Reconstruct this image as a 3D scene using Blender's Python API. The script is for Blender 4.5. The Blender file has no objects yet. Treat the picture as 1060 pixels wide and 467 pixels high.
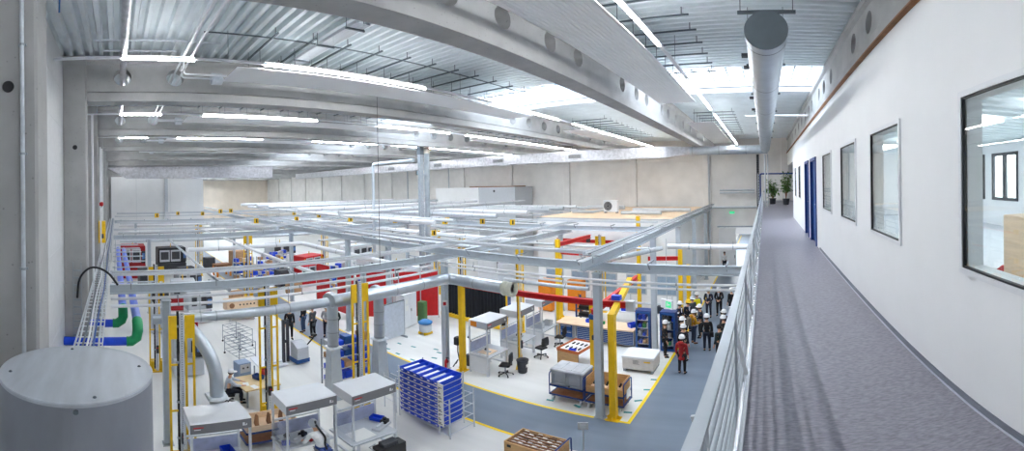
import bpy, bmesh, math, random
from mathutils import Vector, Matrix
random.seed(7)
PI = math.pi
S = bpy.context.scene
COL = S.collection
HC = 7.8            # eye height above the hall floor
ROLLA, EXPO, SKYS = .0185, 0.5, 6.0

WZ = 6.15           # walkway floor level

# ------------------------------------------------------------ materials
MATS = {}
def mat(name, col, rough=.55, metal=0., var=.06, scale=6., bump=0., stretch=None, coat=0., emit=None, estr=0., spec=.5, pits=0.):
    if name in MATS: return MATS[name]
    m = bpy.data.materials.new(name); m.use_nodes = True
    n = m.node_tree.nodes; l = m.node_tree.links
    b = n['Principled BSDF']
    b.inputs['Roughness'].default_value = rough; b.inputs['Metallic'].default_value = metal
    b.inputs['Specular IOR Level'].default_value = spec
    if coat: b.inputs['Coat Weight'].default_value = coat
    tc = n.new('ShaderNodeTexCoord'); mp = n.new('ShaderNodeMapping')
    l.new(tc.outputs['Object'], mp.inputs['Vector'])
    if stretch: mp.inputs['Scale'].default_value = stretch
    nz = n.new('ShaderNodeTexNoise'); nz.inputs['Scale'].default_value = scale; nz.inputs['Detail'].default_value = 5
    l.new(mp.outputs['Vector'], nz.inputs['Vector'])
    rp = n.new('ShaderNodeValToRGB')
    lo = [max(0, c*(1-var*1.6)) for c in col]; hi = [min(1, c*(1+var*1.6)) for c in col]
    rp.color_ramp.elements[0].position = .3; rp.color_ramp.elements[1].position = .7
    rp.color_ramp.elements[0].color = (*lo, 1); rp.color_ramp.elements[1].color = (*hi, 1)
    l.new(nz.outputs['Fac'], rp.inputs['Fac'])
    out = rp.outputs['Color']
    if pits:
        n2 = n.new('ShaderNodeTexVoronoi'); n2.inputs['Scale'].default_value = pits
        l.new(mp.outputs['Vector'], n2.inputs['Vector'])
        r2 = n.new('ShaderNodeValToRGB'); r2.color_ramp.elements[0].position = .06; r2.color_ramp.elements[1].position = .13
        r2.color_ramp.elements[0].color = (.45, .45, .45, 1); r2.color_ramp.elements[1].color = (1, 1, 1, 1)
        l.new(n2.outputs['Distance'], r2.inputs['Fac'])
        mx = n.new('ShaderNodeMix'); mx.data_type = 'RGBA'; mx.blend_type = 'MULTIPLY'; mx.inputs[0].default_value = .6
        l.new(out, mx.inputs[6]); l.new(r2.outputs['Color'], mx.inputs[7]); out = mx.outputs[2]
    l.new(out, b.inputs['Base Color'])
    if bump:
        bp = n.new('ShaderNodeBump'); bp.inputs['Strength'].default_value = bump; bp.inputs['Distance'].default_value = .02
        l.new(nz.outputs['Fac'], bp.inputs['Height']); l.new(bp.outputs['Normal'], b.inputs['Normal'])
    if emit:
        b.inputs['Emission Color'].default_value = (*emit, 1); b.inputs['Emission Strength'].default_value = estr
    MATS[name] = m; return m
def c8(r, g, b):
    f = lambda v: (v/255/12.92) if v/255 <= .04045 else ((v/255+.055)/1.055)**2.4
    return (f(r), f(g), f(b))
CONC = mat('concrete', c8(168,168,168), .85, var=.08, scale=1.3, bump=.05, pits=9)
CONC2 = mat('concrete_wall', c8(238,235,232), .85, var=.04, scale=.8, bump=.05)
FLOOR = mat('floor_resin', c8(226,226,224), .38, var=.035, scale=.9, stretch=(.25,2.2,1), spec=.35)
AISLE = mat('aisle_resin', c8(118,131,148), .33, var=.05, scale=.8, stretch=(.3,2.5,1), spec=.4)
LINE = mat('line_yellow', c8(250,214,10), .5, var=.03)
CLAD = mat('cladding_white', c8(214,216,218), .5, var=.02)
WALLW = mat('wall_white', c8(240,241,243), .6, var=.01, scale=2)
BOXW = mat('panel_white', c8(246,247,248), .5, var=.015, scale=1)
BEIGE = mat('wall_beige', c8(244,232,218), .7, var=.03, scale=.7)
DECK = mat('roof_deck', c8(222,230,234), .45, metal=.05, var=.04, scale=2)
LINO = mat('linoleum', c8(146,144,155), .4, var=.16, scale=42, stretch=(.55,1.5,1), spec=.35)
SKIRT = mat('skirting', c8(112,118,130), .5, var=.03)
SKIRTL = mat('skirting_light', c8(196,198,212), .5, var=.02)
GALV = mat('galvanised', c8(204,210,216), .42, metal=.3, var=.07, scale=9)
GALVD = mat('galvanised_dark', c8(158,166,174), .45, metal=.3, var=.07, scale=9)
ALU = mat('aluminium', c8(212,216,222), .35, metal=.35, var=.03, scale=14)
DUCT = mat('spiral_duct', c8(190,198,206), .32, metal=.8, var=.05, scale=3)
FOIL = mat('foil_insulation', c8(206,206,212), .3, metal=.7, var=.12, scale=5, bump=.35)
CAPG = mat('duct_cap', c8(104,114,122), .6, metal=.2, var=.04)
STEEL = mat('steel_paint', c8(190,199,208), .45, metal=.05, var=.03)
DSTEEL = mat('dark_steel', c8(100,110,118), .5, metal=.4, var=.05)
WHITEP = mat('white_paint', c8(232,234,238), .4, var=.015)
GREYP = mat('grey_paint', c8(122,122,128), .5, var=.02)
HOODM = mat('hood_sheet', c8(218,221,226), .32, metal=.15, var=.03, scale=2)
LGREY = mat('light_grey_paint', c8(196,200,206), .5, var=.02)
YEL = mat('yellow_paint', c8(238,192,8), .42, var=.04)
RED = mat('red_paint', c8(200,18,26), .4, var=.05)
REDD = mat('red_dark', c8(158,14,24), .55, var=.06)
BLUEP = mat('blue_paint', c8(24,80,150), .45, var=.05)
NAVY = mat('navy_frame', c8(22,58,128), .45, var=.05)
BIN = mat('blue_plastic', c8(20,72,214), .4, var=.05)
PIPEB = mat('blue_pipe', c8(92,124,226), .35, var=.04)
GREEN = mat('green_pipe', c8(16,150,92), .4, var=.05)
BLACK = mat('black_plastic', c8(24,25,30), .5, var=.1)
DARK = mat('dark_grey', c8(58,60,66), .6, var=.08)
WOOD = mat('plywood', c8(206,164,112), .6, var=.09, scale=3, stretch=(1,6,6))
WOODL = mat('pale_wood', c8(236,208,176), .55, var=.05, scale=2.5, stretch=(1,1,8))
BROWN = mat('brown_timber', c8(134,92,62), .7, var=.12, scale=5)
CRATE = mat('grey_crate', c8(160,164,172), .5, var=.03)
CLOTHB = mat('black_curtain', c8(28,30,38), .9, var=.1, scale=4)
ORANGE = mat('orange_paint', c8(236,140,24), .45, var=.04)
PAPER = mat('paper', c8(240,240,238), .7, var=.01)
CARD = mat('cardboard', c8(190,150,112), .8, var=.06)
TEAL = mat('teal_mark', c8(52,140,140), .6, var=.08)
LEAF = mat('leaf', c8(78,112,48), .6, var=.25, scale=7)
SIGNG = mat('exit_green', c8(30,170,90), .5, var=.01)
RUBBER = mat('rubber', c8(40,42,46), .8, var=.05)
SKIN = mat('skin', c8(222,172,142), .55, var=.04)
LEDM = mat('led_tube', (1,1,1), .5, var=0, emit=(.97,.99,1), estr=68)
FILLU = mat('added_uplight', (1,1,1), .5, var=0, emit=(.97,.99,1), estr=16)  # added upward glow above the LED lines, brightens the roof
LEDO = mat('office_lamp', (1,1,1), .5, var=0, emit=(1,1,1), estr=9)
LAMPG = mat('exit_lamp', c8(30,170,90), .5, var=0, emit=(.1,.75,.4), estr=.6)

def glass_mat(name, tint, k):
    # thin pane: clear transmission with a Schlick reflection that is the same from both sides
    m = bpy.data.materials.new(name); m.use_nodes = True
    n = m.node_tree.nodes; l = m.node_tree.links; n.clear()
    o = n.new('ShaderNodeOutputMaterial'); mx = n.new('ShaderNodeMixShader'); t = n.new('ShaderNodeBsdfTransparent')
    g = n.new('ShaderNodeBsdfGlossy'); lw = n.new('ShaderNodeLayerWeight'); lw.inputs['Blend'].default_value = .5
    pw = n.new('ShaderNodeMath'); pw.operation = 'POWER'; pw.inputs[1].default_value = 5
    ma = n.new('ShaderNodeMath'); ma.operation = 'MULTIPLY_ADD'; ma.inputs[1].default_value = 1-k; ma.inputs[2].default_value = k
    t.inputs['Color'].default_value = (*tint, 1); g.inputs['Roughness'].default_value = .01
    l.new(lw.outputs['Facing'], pw.inputs[0]); l.new(pw.outputs[0], ma.inputs[0]); l.new(ma.outputs[0], mx.inputs[0])
    l.new(t.outputs[0], mx.inputs[1]); l.new(g.outputs[0], mx.inputs[2]); l.new(mx.outputs[0], o.inputs['Surface'])
    return m
GLASS = glass_mat('window_glass', (.95,.975,.97), .05)
CLEAR = glass_mat('clear_sheet', (.96,.97,.99), .03)
def glaze_mat():
    m = bpy.data.materials.new('skylight_sheet'); m.use_nodes = True
    n = m.node_tree.nodes; l = m.node_tree.links; n.clear()
    o = n.new('ShaderNodeOutputMaterial'); mx = n.new('ShaderNodeMixShader'); t = n.new('ShaderNodeBsdfTransparent')
    g = n.new('ShaderNodeBsdfTranslucent'); mx.inputs[0].default_value = .35
    g.inputs['Color'].default_value = (.95,.97,1,1); t.inputs['Color'].default_value = (.95,.97,1,1)
    l.new(t.outputs[0], mx.inputs[1]); l.new(g.outputs[0], mx.inputs[2]); l.new(mx.outputs[0], o.inputs['Surface'])
    return m
GLAZE = glaze_mat()

# ------------------------------------------------------------ mesh builder
class MB:
    def __init__(s): s.v = []; s.f = []; s.sm = []; s.mi = []; s.cur = 0
    def add(s, vs, fs, smooth=False):
        o = len(s.v); s.v += [tuple(v) for v in vs]
        for f in fs: s.f.append([o+i for i in f]); s.sm.append(smooth); s.mi.append(s.cur)
        return s
    def slot(s, i): s.cur = i; return s
    def box(s, x0, y0, z0, x1, y1, z1):
        x0, x1 = min(x0,x1), max(x0,x1); y0, y1 = min(y0,y1), max(y0,y1); z0, z1 = min(z0,z1), max(z0,z1)
        v = [(x0,y0,z0),(x1,y0,z0),(x1,y1,z0),(x0,y1,z0),(x0,y0,z1),(x1,y0,z1),(x1,y1,z1),(x0,y1,z1)]
        return s.add(v, [(3,2,1,0),(4,5,6,7),(0,1,5,4),(1,2,6,5),(2,3,7,6),(3,0,4,7)])
    def cbox(s, x0, y0, z0, x1, y1, z1, c=.01):
        # box with chamfered vertical and top edges
        x0, x1 = min(x0,x1), max(x0,x1); y0, y1 = min(y0,y1), max(y0,y1)
        def ring(d, z): return [(x0+c+d*0-(-d),y0+d,z),(x1-c-d,y0+d,z),(x1-d,y0+c+d,z),(x1-d,y1-c-d,z),(x1-c-d,y1-d,z),(x0+c+d,y1-d,z),(x0+d,y1-c-d,z),(x0+d,y0+c+d,z)]
        r = ring(0,z0)+ring(0,z1-c)+ring(c*.8,z1)
        f = [tuple(range(7,-1,-1)), tuple(range(16,24))]
        for k in (0,8):
            for i in range(8): j=(i+1)%8; f.append((k+i,k+j,k+8+j,k+8+i))
        return s.add(r, f)
    def rbox(s, c, size, rz=0, rx=0, ry=0):
        M = Matrix.Translation(c) @ Matrix.Rotation(rz,4,'Z') @ Matrix.Rotation(ry,4,'Y') @ Matrix.Rotation(rx,4,'X')
        a, b, d = [k/2 for k in size]
        v = [M @ Vector(p) for p in [(-a,-b,-d),(a,-b,-d),(a,b,-d),(-a,b,-d),(-a,-b,d),(a,-b,d),(a,b,d),(-a,b,d)]]
        return s.add(v, [(3,2,1,0),(4,5,6,7),(0,1,5,4),(1,2,6,5),(2,3,7,6),(3,0,4,7)])
    def cyl(s, p0, p1, r, n=12, r1=None, caps=True):
        p0, p1 = Vector(p0), Vector(p1); d = p1-p0
        if d.length < 1e-6: return s
        q = d.to_track_quat('Z','Y'); r1 = r if r1 is None else r1
        v = []
        for p, rr in ((p0,r),(p1,r1)):
            for i in range(n):
                a = 2*PI*i/n; v.append(p + q @ Vector((math.cos(a)*rr, math.sin(a)*rr, 0)))
        s.add(v, [(i,(i+1)%n,n+(i+1)%n,n+i) for i in range(n)], True)
        if caps: s.add(v[:n], [tuple(range(n-1,-1,-1))]); s.add(v[n:], [tuple(range(n))])
        return s
    def bar(s, p0, p1, w, h):
        p0, p1 = Vector(p0), Vector(p1); d = p1-p0; L = d.length; q = d.to_track_quat('X','Z')
        v = [p0 + q @ Vector((x, y, z)) for x in (0,L) for y, z in ((-w/2,-h/2),(w/2,-h/2),(w/2,h/2),(-w/2,h/2))]
        return s.add(v, [(3,2,1,0),(4,5,6,7),(0,1,5,4),(1,2,6,5),(2,3,7,6),(3,0,4,7)])
    def tube(s, pts, r, n=10, bend=0., seg=5, caps=True):
        P = [Vector(p) for p in pts]
        if bend:
            Q = [P[0]]
            for i in range(1, len(P)-1):
                a = (P[i-1]-P[i]); b = (P[i+1]-P[i]); k = min(bend, a.length*.49, b.length*.49)
                A = P[i]+a.normalized()*k; B = P[i]+b.normalized()*k
                for t in range(seg+1):
                    u = t/seg; Q.append(A*(1-u)**2 + P[i]*2*u*(1-u) + B*u*u)
            Q.append(P[-1]); P = Q
        v = []; up = None
        for i, p in enumerate(P):
            d = (P[min(i+1,len(P)-1)]-P[max(i-1,0)]).normalized()
            if up is None: up = d.orthogonal().normalized()
            else:
                up = up - d*up.dot(d); up = up.normalized() if up.length > 1e-5 else d.orthogonal().normalized()
            w = d.cross(up); rr = r[i] if isinstance(r, (list,tuple)) else r
            for j in range(n): a = 2*PI*j/n; v.append(p + (up*math.cos(a)+w*math.sin(a))*rr)
        f = [(k*n+i, k*n+(i+1)%n, (k+1)*n+(i+1)%n, (k+1)*n+i) for k in range(len(P)-1) for i in range(n)]
        s.add(v, f, True)
        if caps: s.add(v[:n], [tuple(range(n-1,-1,-1))]); s.add(v[-n:], [tuple(range(n))])
        return s
    def lathe(s, prof, n=16, c=(0,0,0), smooth=True):
        v = []; m = len(prof)
        for r, z in prof:
            for i in range(n): a = 2*PI*i/n; v.append((c[0]+r*math.cos(a), c[1]+r*math.sin(a), c[2]+z))
        return s.add(v, [(k*n+i, k*n+(i+1)%n, (k+1)*n+(i+1)%n, (k+1)*n+i) for k in range(m-1) for i in range(n)]+[tuple(range(n-1,-1,-1)), tuple((m-1)*n+i for i in range(n))], smooth)
    def prism(s, prof, axis, a, b):
        # closed profile (u,v) extruded along axis: 'x' -> (t,u,v), 'y' -> (u,t,v), 'z' -> (u,v,t)
        g = {'x': lambda t,u,w:(t,u,w), 'y': lambda t,u,w:(u,t,w), 'z': lambda t,u,w:(u,w,t)}[axis]
        n = len(prof); v = [g(a,*p) for p in prof]+[g(b,*p) for p in prof]
        return s.add(v, [(i,(i+1)%n,n+(i+1)%n,n+i) for i in range(n)]+[tuple(range(n-1,-1,-1)), tuple(range(n,2*n))])
    def ball(s, c, r, n=10, m=7, sc=(1,1,1)):
        v = [(c[0], c[1], c[2]-r*sc[2])]
        for k in range(1, m):
            t = -PI/2+PI*k/m
            for i in range(n): a = 2*PI*i/n; v.append((c[0]+r*sc[0]*math.cos(t)*math.cos(a), c[1]+r*sc[1]*math.cos(t)*math.sin(a), c[2]+r*sc[2]*math.sin(t)))
        v.append((c[0], c[1], c[2]+r*sc[2])); L = len(v)-1
        f = [(0, 1+(i+1)%n, 1+i) for i in range(n)]
        f += [(1+k*n+i, 1+k*n+(i+1)%n, 1+(k+1)*n+(i+1)%n, 1+(k+1)*n+i) for k in range(m-2) for i in range(n)]
        f += [(L, 1+(m-2)*n+i, 1+(m-2)*n+(i+1)%n) for i in range(n)]
        return s.add(v, f, True)
    def quad(s, *p): return s.add(p, [tuple(range(len(p)))])
    def mesh(s, name, mats, off=None):
        me = bpy.data.meshes.new(name)
        vs = s.v if off is None else [(a-off[0], b-off[1], c-off[2]) for a,b,c in s.v]
        me.from_pydata(vs, [], s.f); me.update()
        me.polygons.foreach_set('use_smooth', s.sm); me.polygons.foreach_set('material_index', s.mi)
        for m in (mats if isinstance(mats, (list,tuple)) else [mats]): me.materials.append(m)
        bm = bmesh.new(); bm.from_mesh(me); bmesh.ops.recalc_face_normals(bm, faces=bm.faces); bm.to_mesh(me); bm.free()
        return me
def link(name, me, parent=None, loc=(0,0,0), rz=0):
    o = bpy.data.objects.new(name, me); COL.objects.link(o); o.location = loc; o.rotation_euler = (0,0,rz)
    if parent is not None: o.parent = parent
    return o
def struct(name, mb, mats):
    o = link(name, mb.mesh(name, mats)); o['kind'] = 'structure'; return o
def tag(o, label, cat, group=None, kind=None):
    if label: o['label'] = label
    if cat: o['category'] = cat
    if group: o['group'] = group
    if kind: o['kind'] = kind
    return o
def thing(name, label, cat, loc=(0,0,0), rz=0, group=None):
    o = link(name, None, None, loc, rz); o.empty_display_size = .1
    return tag(o, label, cat, group)
def part(name, mb, mats, parent, world=False, label=None):
    off = None
    if world:
        off = Vector(parent.location); q = parent.parent
        while q is not None: off = off + q.location; q = q.parent
    o = link(name, mb.mesh(name, mats, off), parent)
    if label: o['label'] = label
    return o
def one(name, mb, mats, label, cat, loc=(0,0,0), rz=0, group=None):
    return tag(link(name, mb.mesh(name, mats), None, loc, rz), label, cat, group)
def wone(name, mb, mats, label, cat, base, group=None):   # built in world coordinates, origin at base
    return tag(link(name, mb.mesh(name, mats, base), None, base), label, cat, group)
def dup(o, loc=None, rz=None, label=None, group=None, parent=None):
    kids = [c for c in o.children]
    c = o.copy(); COL.objects.link(c)
    if parent is not None: c.parent = parent
    if loc is not None: c.location = loc
    if rz is not None: c.rotation_euler = (0,0,rz)
    if label: c['label'] = label
    if group: c['group'] = group
    for k in kids: dup(k, parent=c)
    return c
ORD = ['first','second','third','fourth','fifth','sixth','seventh','eighth','ninth','tenth','eleventh','twelfth','thirteenth','fourteenth','fifteenth','sixteenth','seventeenth','eighteenth','nineteenth','twentieth']

# ------------------------------------------------------------ camera and world
cam = bpy.data.cameras.new('camera'); co = bpy.data.objects.new('camera', cam); COL.objects.link(co)
F = 427.3; CY = 193.0
cam.type = 'PANO'
pc = cam if hasattr(cam, 'panorama_type') else cam.cycles
pc.panorama_type = 'EQUIRECTANGULAR'
pc.longitude_min = -530/F; pc.longitude_max = 530/F
pc.latitude_max = CY/F; pc.latitude_min = -(467-CY)/F
cam.clip_start = .01; cam.clip_end = 500
right = Matrix.Rotation(.6127, 4, 'Z')
roll = Matrix.Rotation(ROLLA, 4, 'Y')
co.matrix_world = Matrix.Translation((0,0,HC)) @ right @ roll @ Matrix.Rotation(PI/2, 4, 'X')
S.camera = co
S.view_settings.view_transform = 'Standard'; S.view_settings.look = 'None'
S.view_settings.gamma = 1; S.view_settings.use_curve_mapping = False
S.view_settings.exposure = EXPO
w = bpy.data.worlds.new('sky'); S.world = w; w.use_nodes = True
bg = w.node_tree.nodes['Background']; bg.inputs[0].default_value = (.86,.94,1,1); bg.inputs[1].default_value = SKYS

BX = [2.4-7*k for k in range(0, 15)]        # beam lines across the hall
# ------------------------------------------------------------ floor and markings
m = MB(); m.box(-96.2,-2.2,-.2,8.3,37.2,0); m.box(-6,37.2,-.2,1,62,0); struct('floor', m, FLOOR)
m = MB()
m.box(-62,9.27,.001,-4.06,11.2,.006); m.box(-3.95,0,.001,-.2,61.9,.006); m.box(-4.06,9.27,.001,-3.95,11.2,.006)
struct('floor_aisle', m, AISLE)
m = MB(); m.box(-62,9.17,.001,-5.2,9.27,.008); m.box(-62,11.2,.001,-3.95,11.3,.008); struct('trim_1', m, LINE)
m = MB(); m.box(-4.06,11.3,.001,-3.95,36.9,.008); m.box(-3.6,37,.001,-3.5,60,.008); struct('trim_2', m, LINE)
m = MB()
for x, y, r in [(-6.9,11.75,.1),(-5.9,11.75,-.3),(-4.25,11.9,.2),(-4.2,12.8,.5),(-4.15,13.7,.2),(-4.15,14.6,.1),(-13.4,11.5,.1),(-14.4,11.5,0),(-14.6,12.6,.2),(-13.6,13.1,.1),(-12.9,12.3,.3),(-13.2,12.9,.1),(-12.6,11.6,.2),(-15.2,11.55,.2),(-15.4,12.4,0)]:
    m.rbox((x,y,.004),(.26,.1,.006), r)
struct('trim_3', m, TEAL)
# ------------------------------------------------------------ near long wall (left in the photo) with cladding
m = MB(); m.box(-96.2,-1.75,0,1.2,-1.45,12.3)
for k in range(12): m.box(-96,-1.452,.1+k*1.05,1.2,-1.446,.1+k*1.05+.012)
struct('wall_left', m, CLAD)
# columns on that wall; precast, square, with a round transport hole
for k in range(0, 14):
    x = -4.53-7*k
    m = MB(); m.prism([(x-.31,-1.44),(x+.33,-1.44),(x+.33,-.84),(x+.30,-.81),(x-.28,-.81),(x-.31,-.84)], 'z', 0, 11.68)
    cob = struct('column', m, CONC)
    if k < 2:
        z = 8.95 if k == 0 else 9.05; y = -1.12
        m = MB(); m.cyl((x+.332,y,z),(x+.341,y,z),.065,20)
        part('blanking_plug', m, BLACK, cob, label='black round plug')
# ------------------------------------------------------------ far long wall
m = MB()
yc = 37.0
xs = [-5.2-7*k for k in range(-1, 14)]
m.box(-96.2,yc+.06,3.9,8.3,yc+.4,12.3); m.box(-96.2,yc+.06,0,-4.2,yc+.4,3.9); m.box(-.9,yc+.06,0,8.3,yc+.4,3.9)
zj = [(0,2.88),(2.93,6.46),(6.51,9.7),(9.76,12.2)]
for i, x in enumerate(xs):
    for sgn in (0,):
        a, b = x+.37, x+7-.37
        for z0, z1 in zj:
            aa, bb = a, min(b, 8.2)
            if z1 <= 6.48 and aa < -1 and bb > -4.2:
                if z0 < 3.9:
                    if z1 > 3.9: m.box(-4.2,yc,3.9,-.9,yc+.07,z1)
                    m.box(aa,yc,z0,-4.2,yc+.07,z1); m.box(-.9,yc,z0,bb,yc+.07,z1)
            else: m.box(aa,yc,z0,bb,yc+.07,z1)
struct('wall_far', m, CONC2)
for x in xs:
    m = MB(); m.prism([(x-.35,yc+.06),(x-.35,yc-.2),(x-.32,yc-.23),(x+.32,yc-.23),(x+.35,yc-.2),(x+.35,yc+.06)], 'z', 0, 12.0)
    struct('column', m, CONC2)
m = MB(); m.box(-6.2,37.4,0,-6,62,4.2); m.box(1,37.4,0,1.2,62,4.2); m.box(-6.2,62,0,1.2,62.2,4.2); m.box(-6.2,37.4,4.2,1.2,62.2,4.3)
struct('wall_passage', m, WALLW)
# ------------------------------------------------------------ end wall
m = MB(); m.box(-96.5,-1.75,0,-96.2,37.4,12.3)
for k in range(7): m.box(-96.2,-1.2+k*5.5,0,-96.14,3.9+k*5.5,11.9)
struct('wall_end', m, BEIGE)
m = MB(); m.box(8.3,-3.3,0,8.5,-.2,12.3); m.box(8.3,-.2,0,8.5,18.9,7.0); m.box(8.3,-.2,8.8,8.5,18.9,12.3); m.box(8.3,18.9,0,8.5,37.4,12.3); m.box(1.2,-3.3,0,8.3,-3.15,12.3)
struct('wall_outer', m, CONC2)
# ------------------------------------------------------------ roof: trapezoid deck, upstands, skylight
def deck(y0, y1):
    m = MB(); p = .28; y = y0; prof = []
    n = int(round((y1-y0)/p)); p = (y1-y0)/n
    for i in range(n):
        a = y0+i*p
        prof += [(a,11.72),(a+.09,11.72),(a+.125,11.86),(a+p-.035,11.86)]
    prof.append((y1,11.72))
    v = [(8.3,u,z) for u,z in prof]+[(-96.2,u,z) for u,z in prof]; N = len(prof)
    m.add(v, [(i,i+1,N+i+1,N+i) for i in range(N-1)])
    m.box(-96.2,y0,11.9,8.3,y1,11.95)
    return m
struct('ceiling_deck', deck(-3.2,13.5), DECK); struct('ceiling_deck', deck(17.5,37.4), DECK)
m = MB()
m.box(-96.2,13.42,11.7,8.3,13.5,12.3); m.box(-96.2,17.5,11.7,8.3,17.58,12.3)
m.box(-96.3,13.42,11.7,-96.2,17.58,12.3); m.box(8.3,13.42,11.7,8.4,17.58,12.3)
struct('ceiling_upstand', m, WHITEP)
m = MB(); m.box(-96.2,13.5,12.3,8.3,17.5,12.32); struct('window_skylight', m, GLAZE)
m = MB()
for k in range(1, 160): m.box(8.3-k*.65,13.5,12.2,8.3-k*.65+.06,17.5,12.3)
m.box(-96.2,15.46,12.22,8.3,15.54,12.3)
struct('window_skylight_bars', m, GALVD)
# daylight enters through the skylight (portal = sampling hint for the sky only)
for k in range(15):
    ld = bpy.data.lights.new('sky_portal', 'AREA'); ld.shape = 'RECTANGLE'; ld.size = 6.95; ld.size_y = 4
    try: ld.cycles.is_portal = True
    except Exception: continue
    lo = bpy.data.objects.new('sky_portal', ld); COL.objects.link(lo); lo.location = (4.9-7*k, 15.5, 12.36)
for k in range(8):
    ld = bpy.data.lights.new('sky_portal', 'AREA'); ld.shape = 'RECTANGLE'; ld.size = 1.6; ld.size_y = 1.65
    try: ld.cycles.is_portal = True
    except Exception: continue
    lo = bpy.data.objects.new('sky_portal', ld); COL.objects.link(lo); lo.location = (8.3, 1.17+2.2*k, 7.9); lo.rotation_euler = (0, PI/2, 0)
# ------------------------------------------------------------ concrete roof beams with round openings
def beam_mesh(hy):
    m = MB(); wb, wt = 10.62, 11.48; hw = .2; zc = 11.07; R = .25
    fl = [(-.28,10.36),(.28,10.36),(.28,10.6),(.14,10.62),(.14,10.66),(-.14,10.66),(-.14,10.62),(-.28,10.6)]
    m.prism(fl, 'y', -.8, 36.75)
    m.prism([(-hw,11.46),(hw,11.46),(.28,11.54),(.28,11.7),(-.28,11.7),(-.28,11.54)], 'y', -.8, 36.75)
    edges = [-.8]+[(hy[i]+hy[i+1])/2 for i in range(len(hy)-1)]+[36.75]
    for i, c in enumerate(hy):
        y0, y1 = edges[i], edges[i+1]; z0, z1 = 10.65, 11.47
        ang = sorted([2*PI*j/24 for j in range(24)]+[math.atan2(z-zc, y-c) % (2*PI) for y in (y0,y1) for z in (z0,z1)])
        pts = []
        for a in ang:
            dy, dz = math.cos(a), math.sin(a)
            t = min([(y1-c)/dy if dy > 1e-9 else 1e9, (y0-c)/dy if dy < -1e-9 else 1e9, (z1-zc)/dz if dz > 1e-9 else 1e9, (z0-zc)/dz if dz < -1e-9 else 1e9])
            pts.append(((c+R*dy, zc+R*dz), (c+t*dy, zc+t*dz)))
        n = len(pts)
        for sx in (-hw, hw):
            v = [(sx,*p[0]) for p in pts]+[(sx,*p[1]) for p in pts]
            m.add(v, [(k,(k+1)%n,n+(k+1)%n,n+k) for k in range(n)])
        v = [(-hw,*p[0]) for p in pts]+[(hw,*p[0]) for p in pts]
        m.add(v, [(k,(k+1)%n,n+(k+1)%n,n+k) for k in range(n)], True)
    m.box(-hw,-.81,10.65,hw,-.8,11.47); m.box(-hw,36.75,10.65,hw,36.76,11.47); m.quad((-hw,-.8,10.65),(hw,-.8,10.65),(hw,36.75,10.65),(-hw,36.75,10.65))
    return m.mesh('roof_beam', CONC)
bmsh = beam_mesh([.2,1.68,3.16,4.64,6.1,7.84,9.24,12.46,13.95,15.2,17.6,18.8,20.5,22.4,24.5,27,30])
bms2 = beam_mesh([.2,1.68,16.4,17.9,19.4,21,23,25.5,28])
for i, x in enumerate(BX):
    o = link('beam', bmsh if i < 2 else bms2, None, (x-.02 if i else 2.25, 0, 0)); o['kind'] = 'structure'
# ------------------------------------------------------------ walkway slab, right hand office wall
m = MB(); m.box(-.14,-3,5.8,1.5,36.95,WZ); m.box(1.5,19.05,5.8,8.2,36.95,WZ); m.box(1.5,-3,5.8,8.2,19.05,6.1)
struct('floor_walkway', m, LINO)
m = MB(); m.box(-.16,-3,5.78,-.141,36.95,6.16); struct('trim_walkway_edge', m, DSTEEL)
m = MB(); m.box(-.1,-2.2,0,.1,36.95,5.79); struct('wall_under_walkway', m, CONC2)
W0, W1, T = 1.29, 1.44, 9.23
wz0, wz1 = 7.2, 8.36
WIN = [(1.36,2.47),(3.80,4.87),(5.74,6.86),(7.92,9.05),(14.8,15.6),(16.8,17.5)]
DOORS = [(10.28,11.55),(12.03,13.14)]
m = MB(); segs = sorted([(a,b,0) for a,b in WIN]+[(a,b,1) for a,b in DOORS]); y = -3
for a, b, d in segs:
    m.box(W0,y,WZ,W1,a,T)
    if d: m.box(W0,a,8.42,W1,b,T)
    else: m.box(W0,a,WZ,W1,b,wz0); m.box(W0,a,wz1,W1,b,T)
    y = b
m.box(W0,y,WZ,W1,18.9,T); m.box(W1,18.75,WZ,8.2,18.9,T)
struct('wall_right', m, WALLW)
m = MB(); m.box(2.02,-3,9.23,2.2,37,10.4); struct('wall_upper', m, WALLW)
m = MB(); m.box(1.29,-3,T,2.03,18.9,T+.05); struct('ceiling_office_edge', m, WALLW)
m = MB(); m.box(1.92,-1.4,10.325,2.1,36.7,10.36); struct('trim_4', m, BROWN)
m = MB(); m.box(W0-.012,-3,WZ,W0,9.75,WZ+.065); struct('baseboard_right', m, SKIRT)
m = MB(); m.box(W0-.022,-3,WZ,W0-.012,9.75,WZ+.014); struct('trim_5', m, SKIRTL)
for i, (a, b) in enumerate(WIN):
    m = MB(); fr = .04; x0, x1 = W0-.02, W0+.03
    for q in ((a-fr,wz0-fr,b+fr,wz0),(a-fr,wz1,b+fr,wz1+fr),(a-fr,wz0,a,wz1),(b,wz0,b+fr,wz1)):
        m.box(x0,q[0],q[1],x1,q[2],q[3]) if False else m.box(x0,q[0],q[1],x1,q[2],q[3])
    o = struct('window_%d' % (i+1), m, WHITEP)
    g = MB(); gs = .014; xg = W0-.012
    for q in ((a,wz0,b,wz0+gs),(a,wz1-gs,b,wz1),(a,wz0,a+gs,wz1),(b-gs,wz0,b,wz1)): g.box(xg,q[0],q[1],W0+.012,q[2],q[3])
    part('gasket', g, BLACK, o)
    g = MB(); g.box(W0-.004,a+gs,wz0+gs,W0+.002,b-gs,wz1-gs); part('pane', g, GLASS, o)
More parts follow.
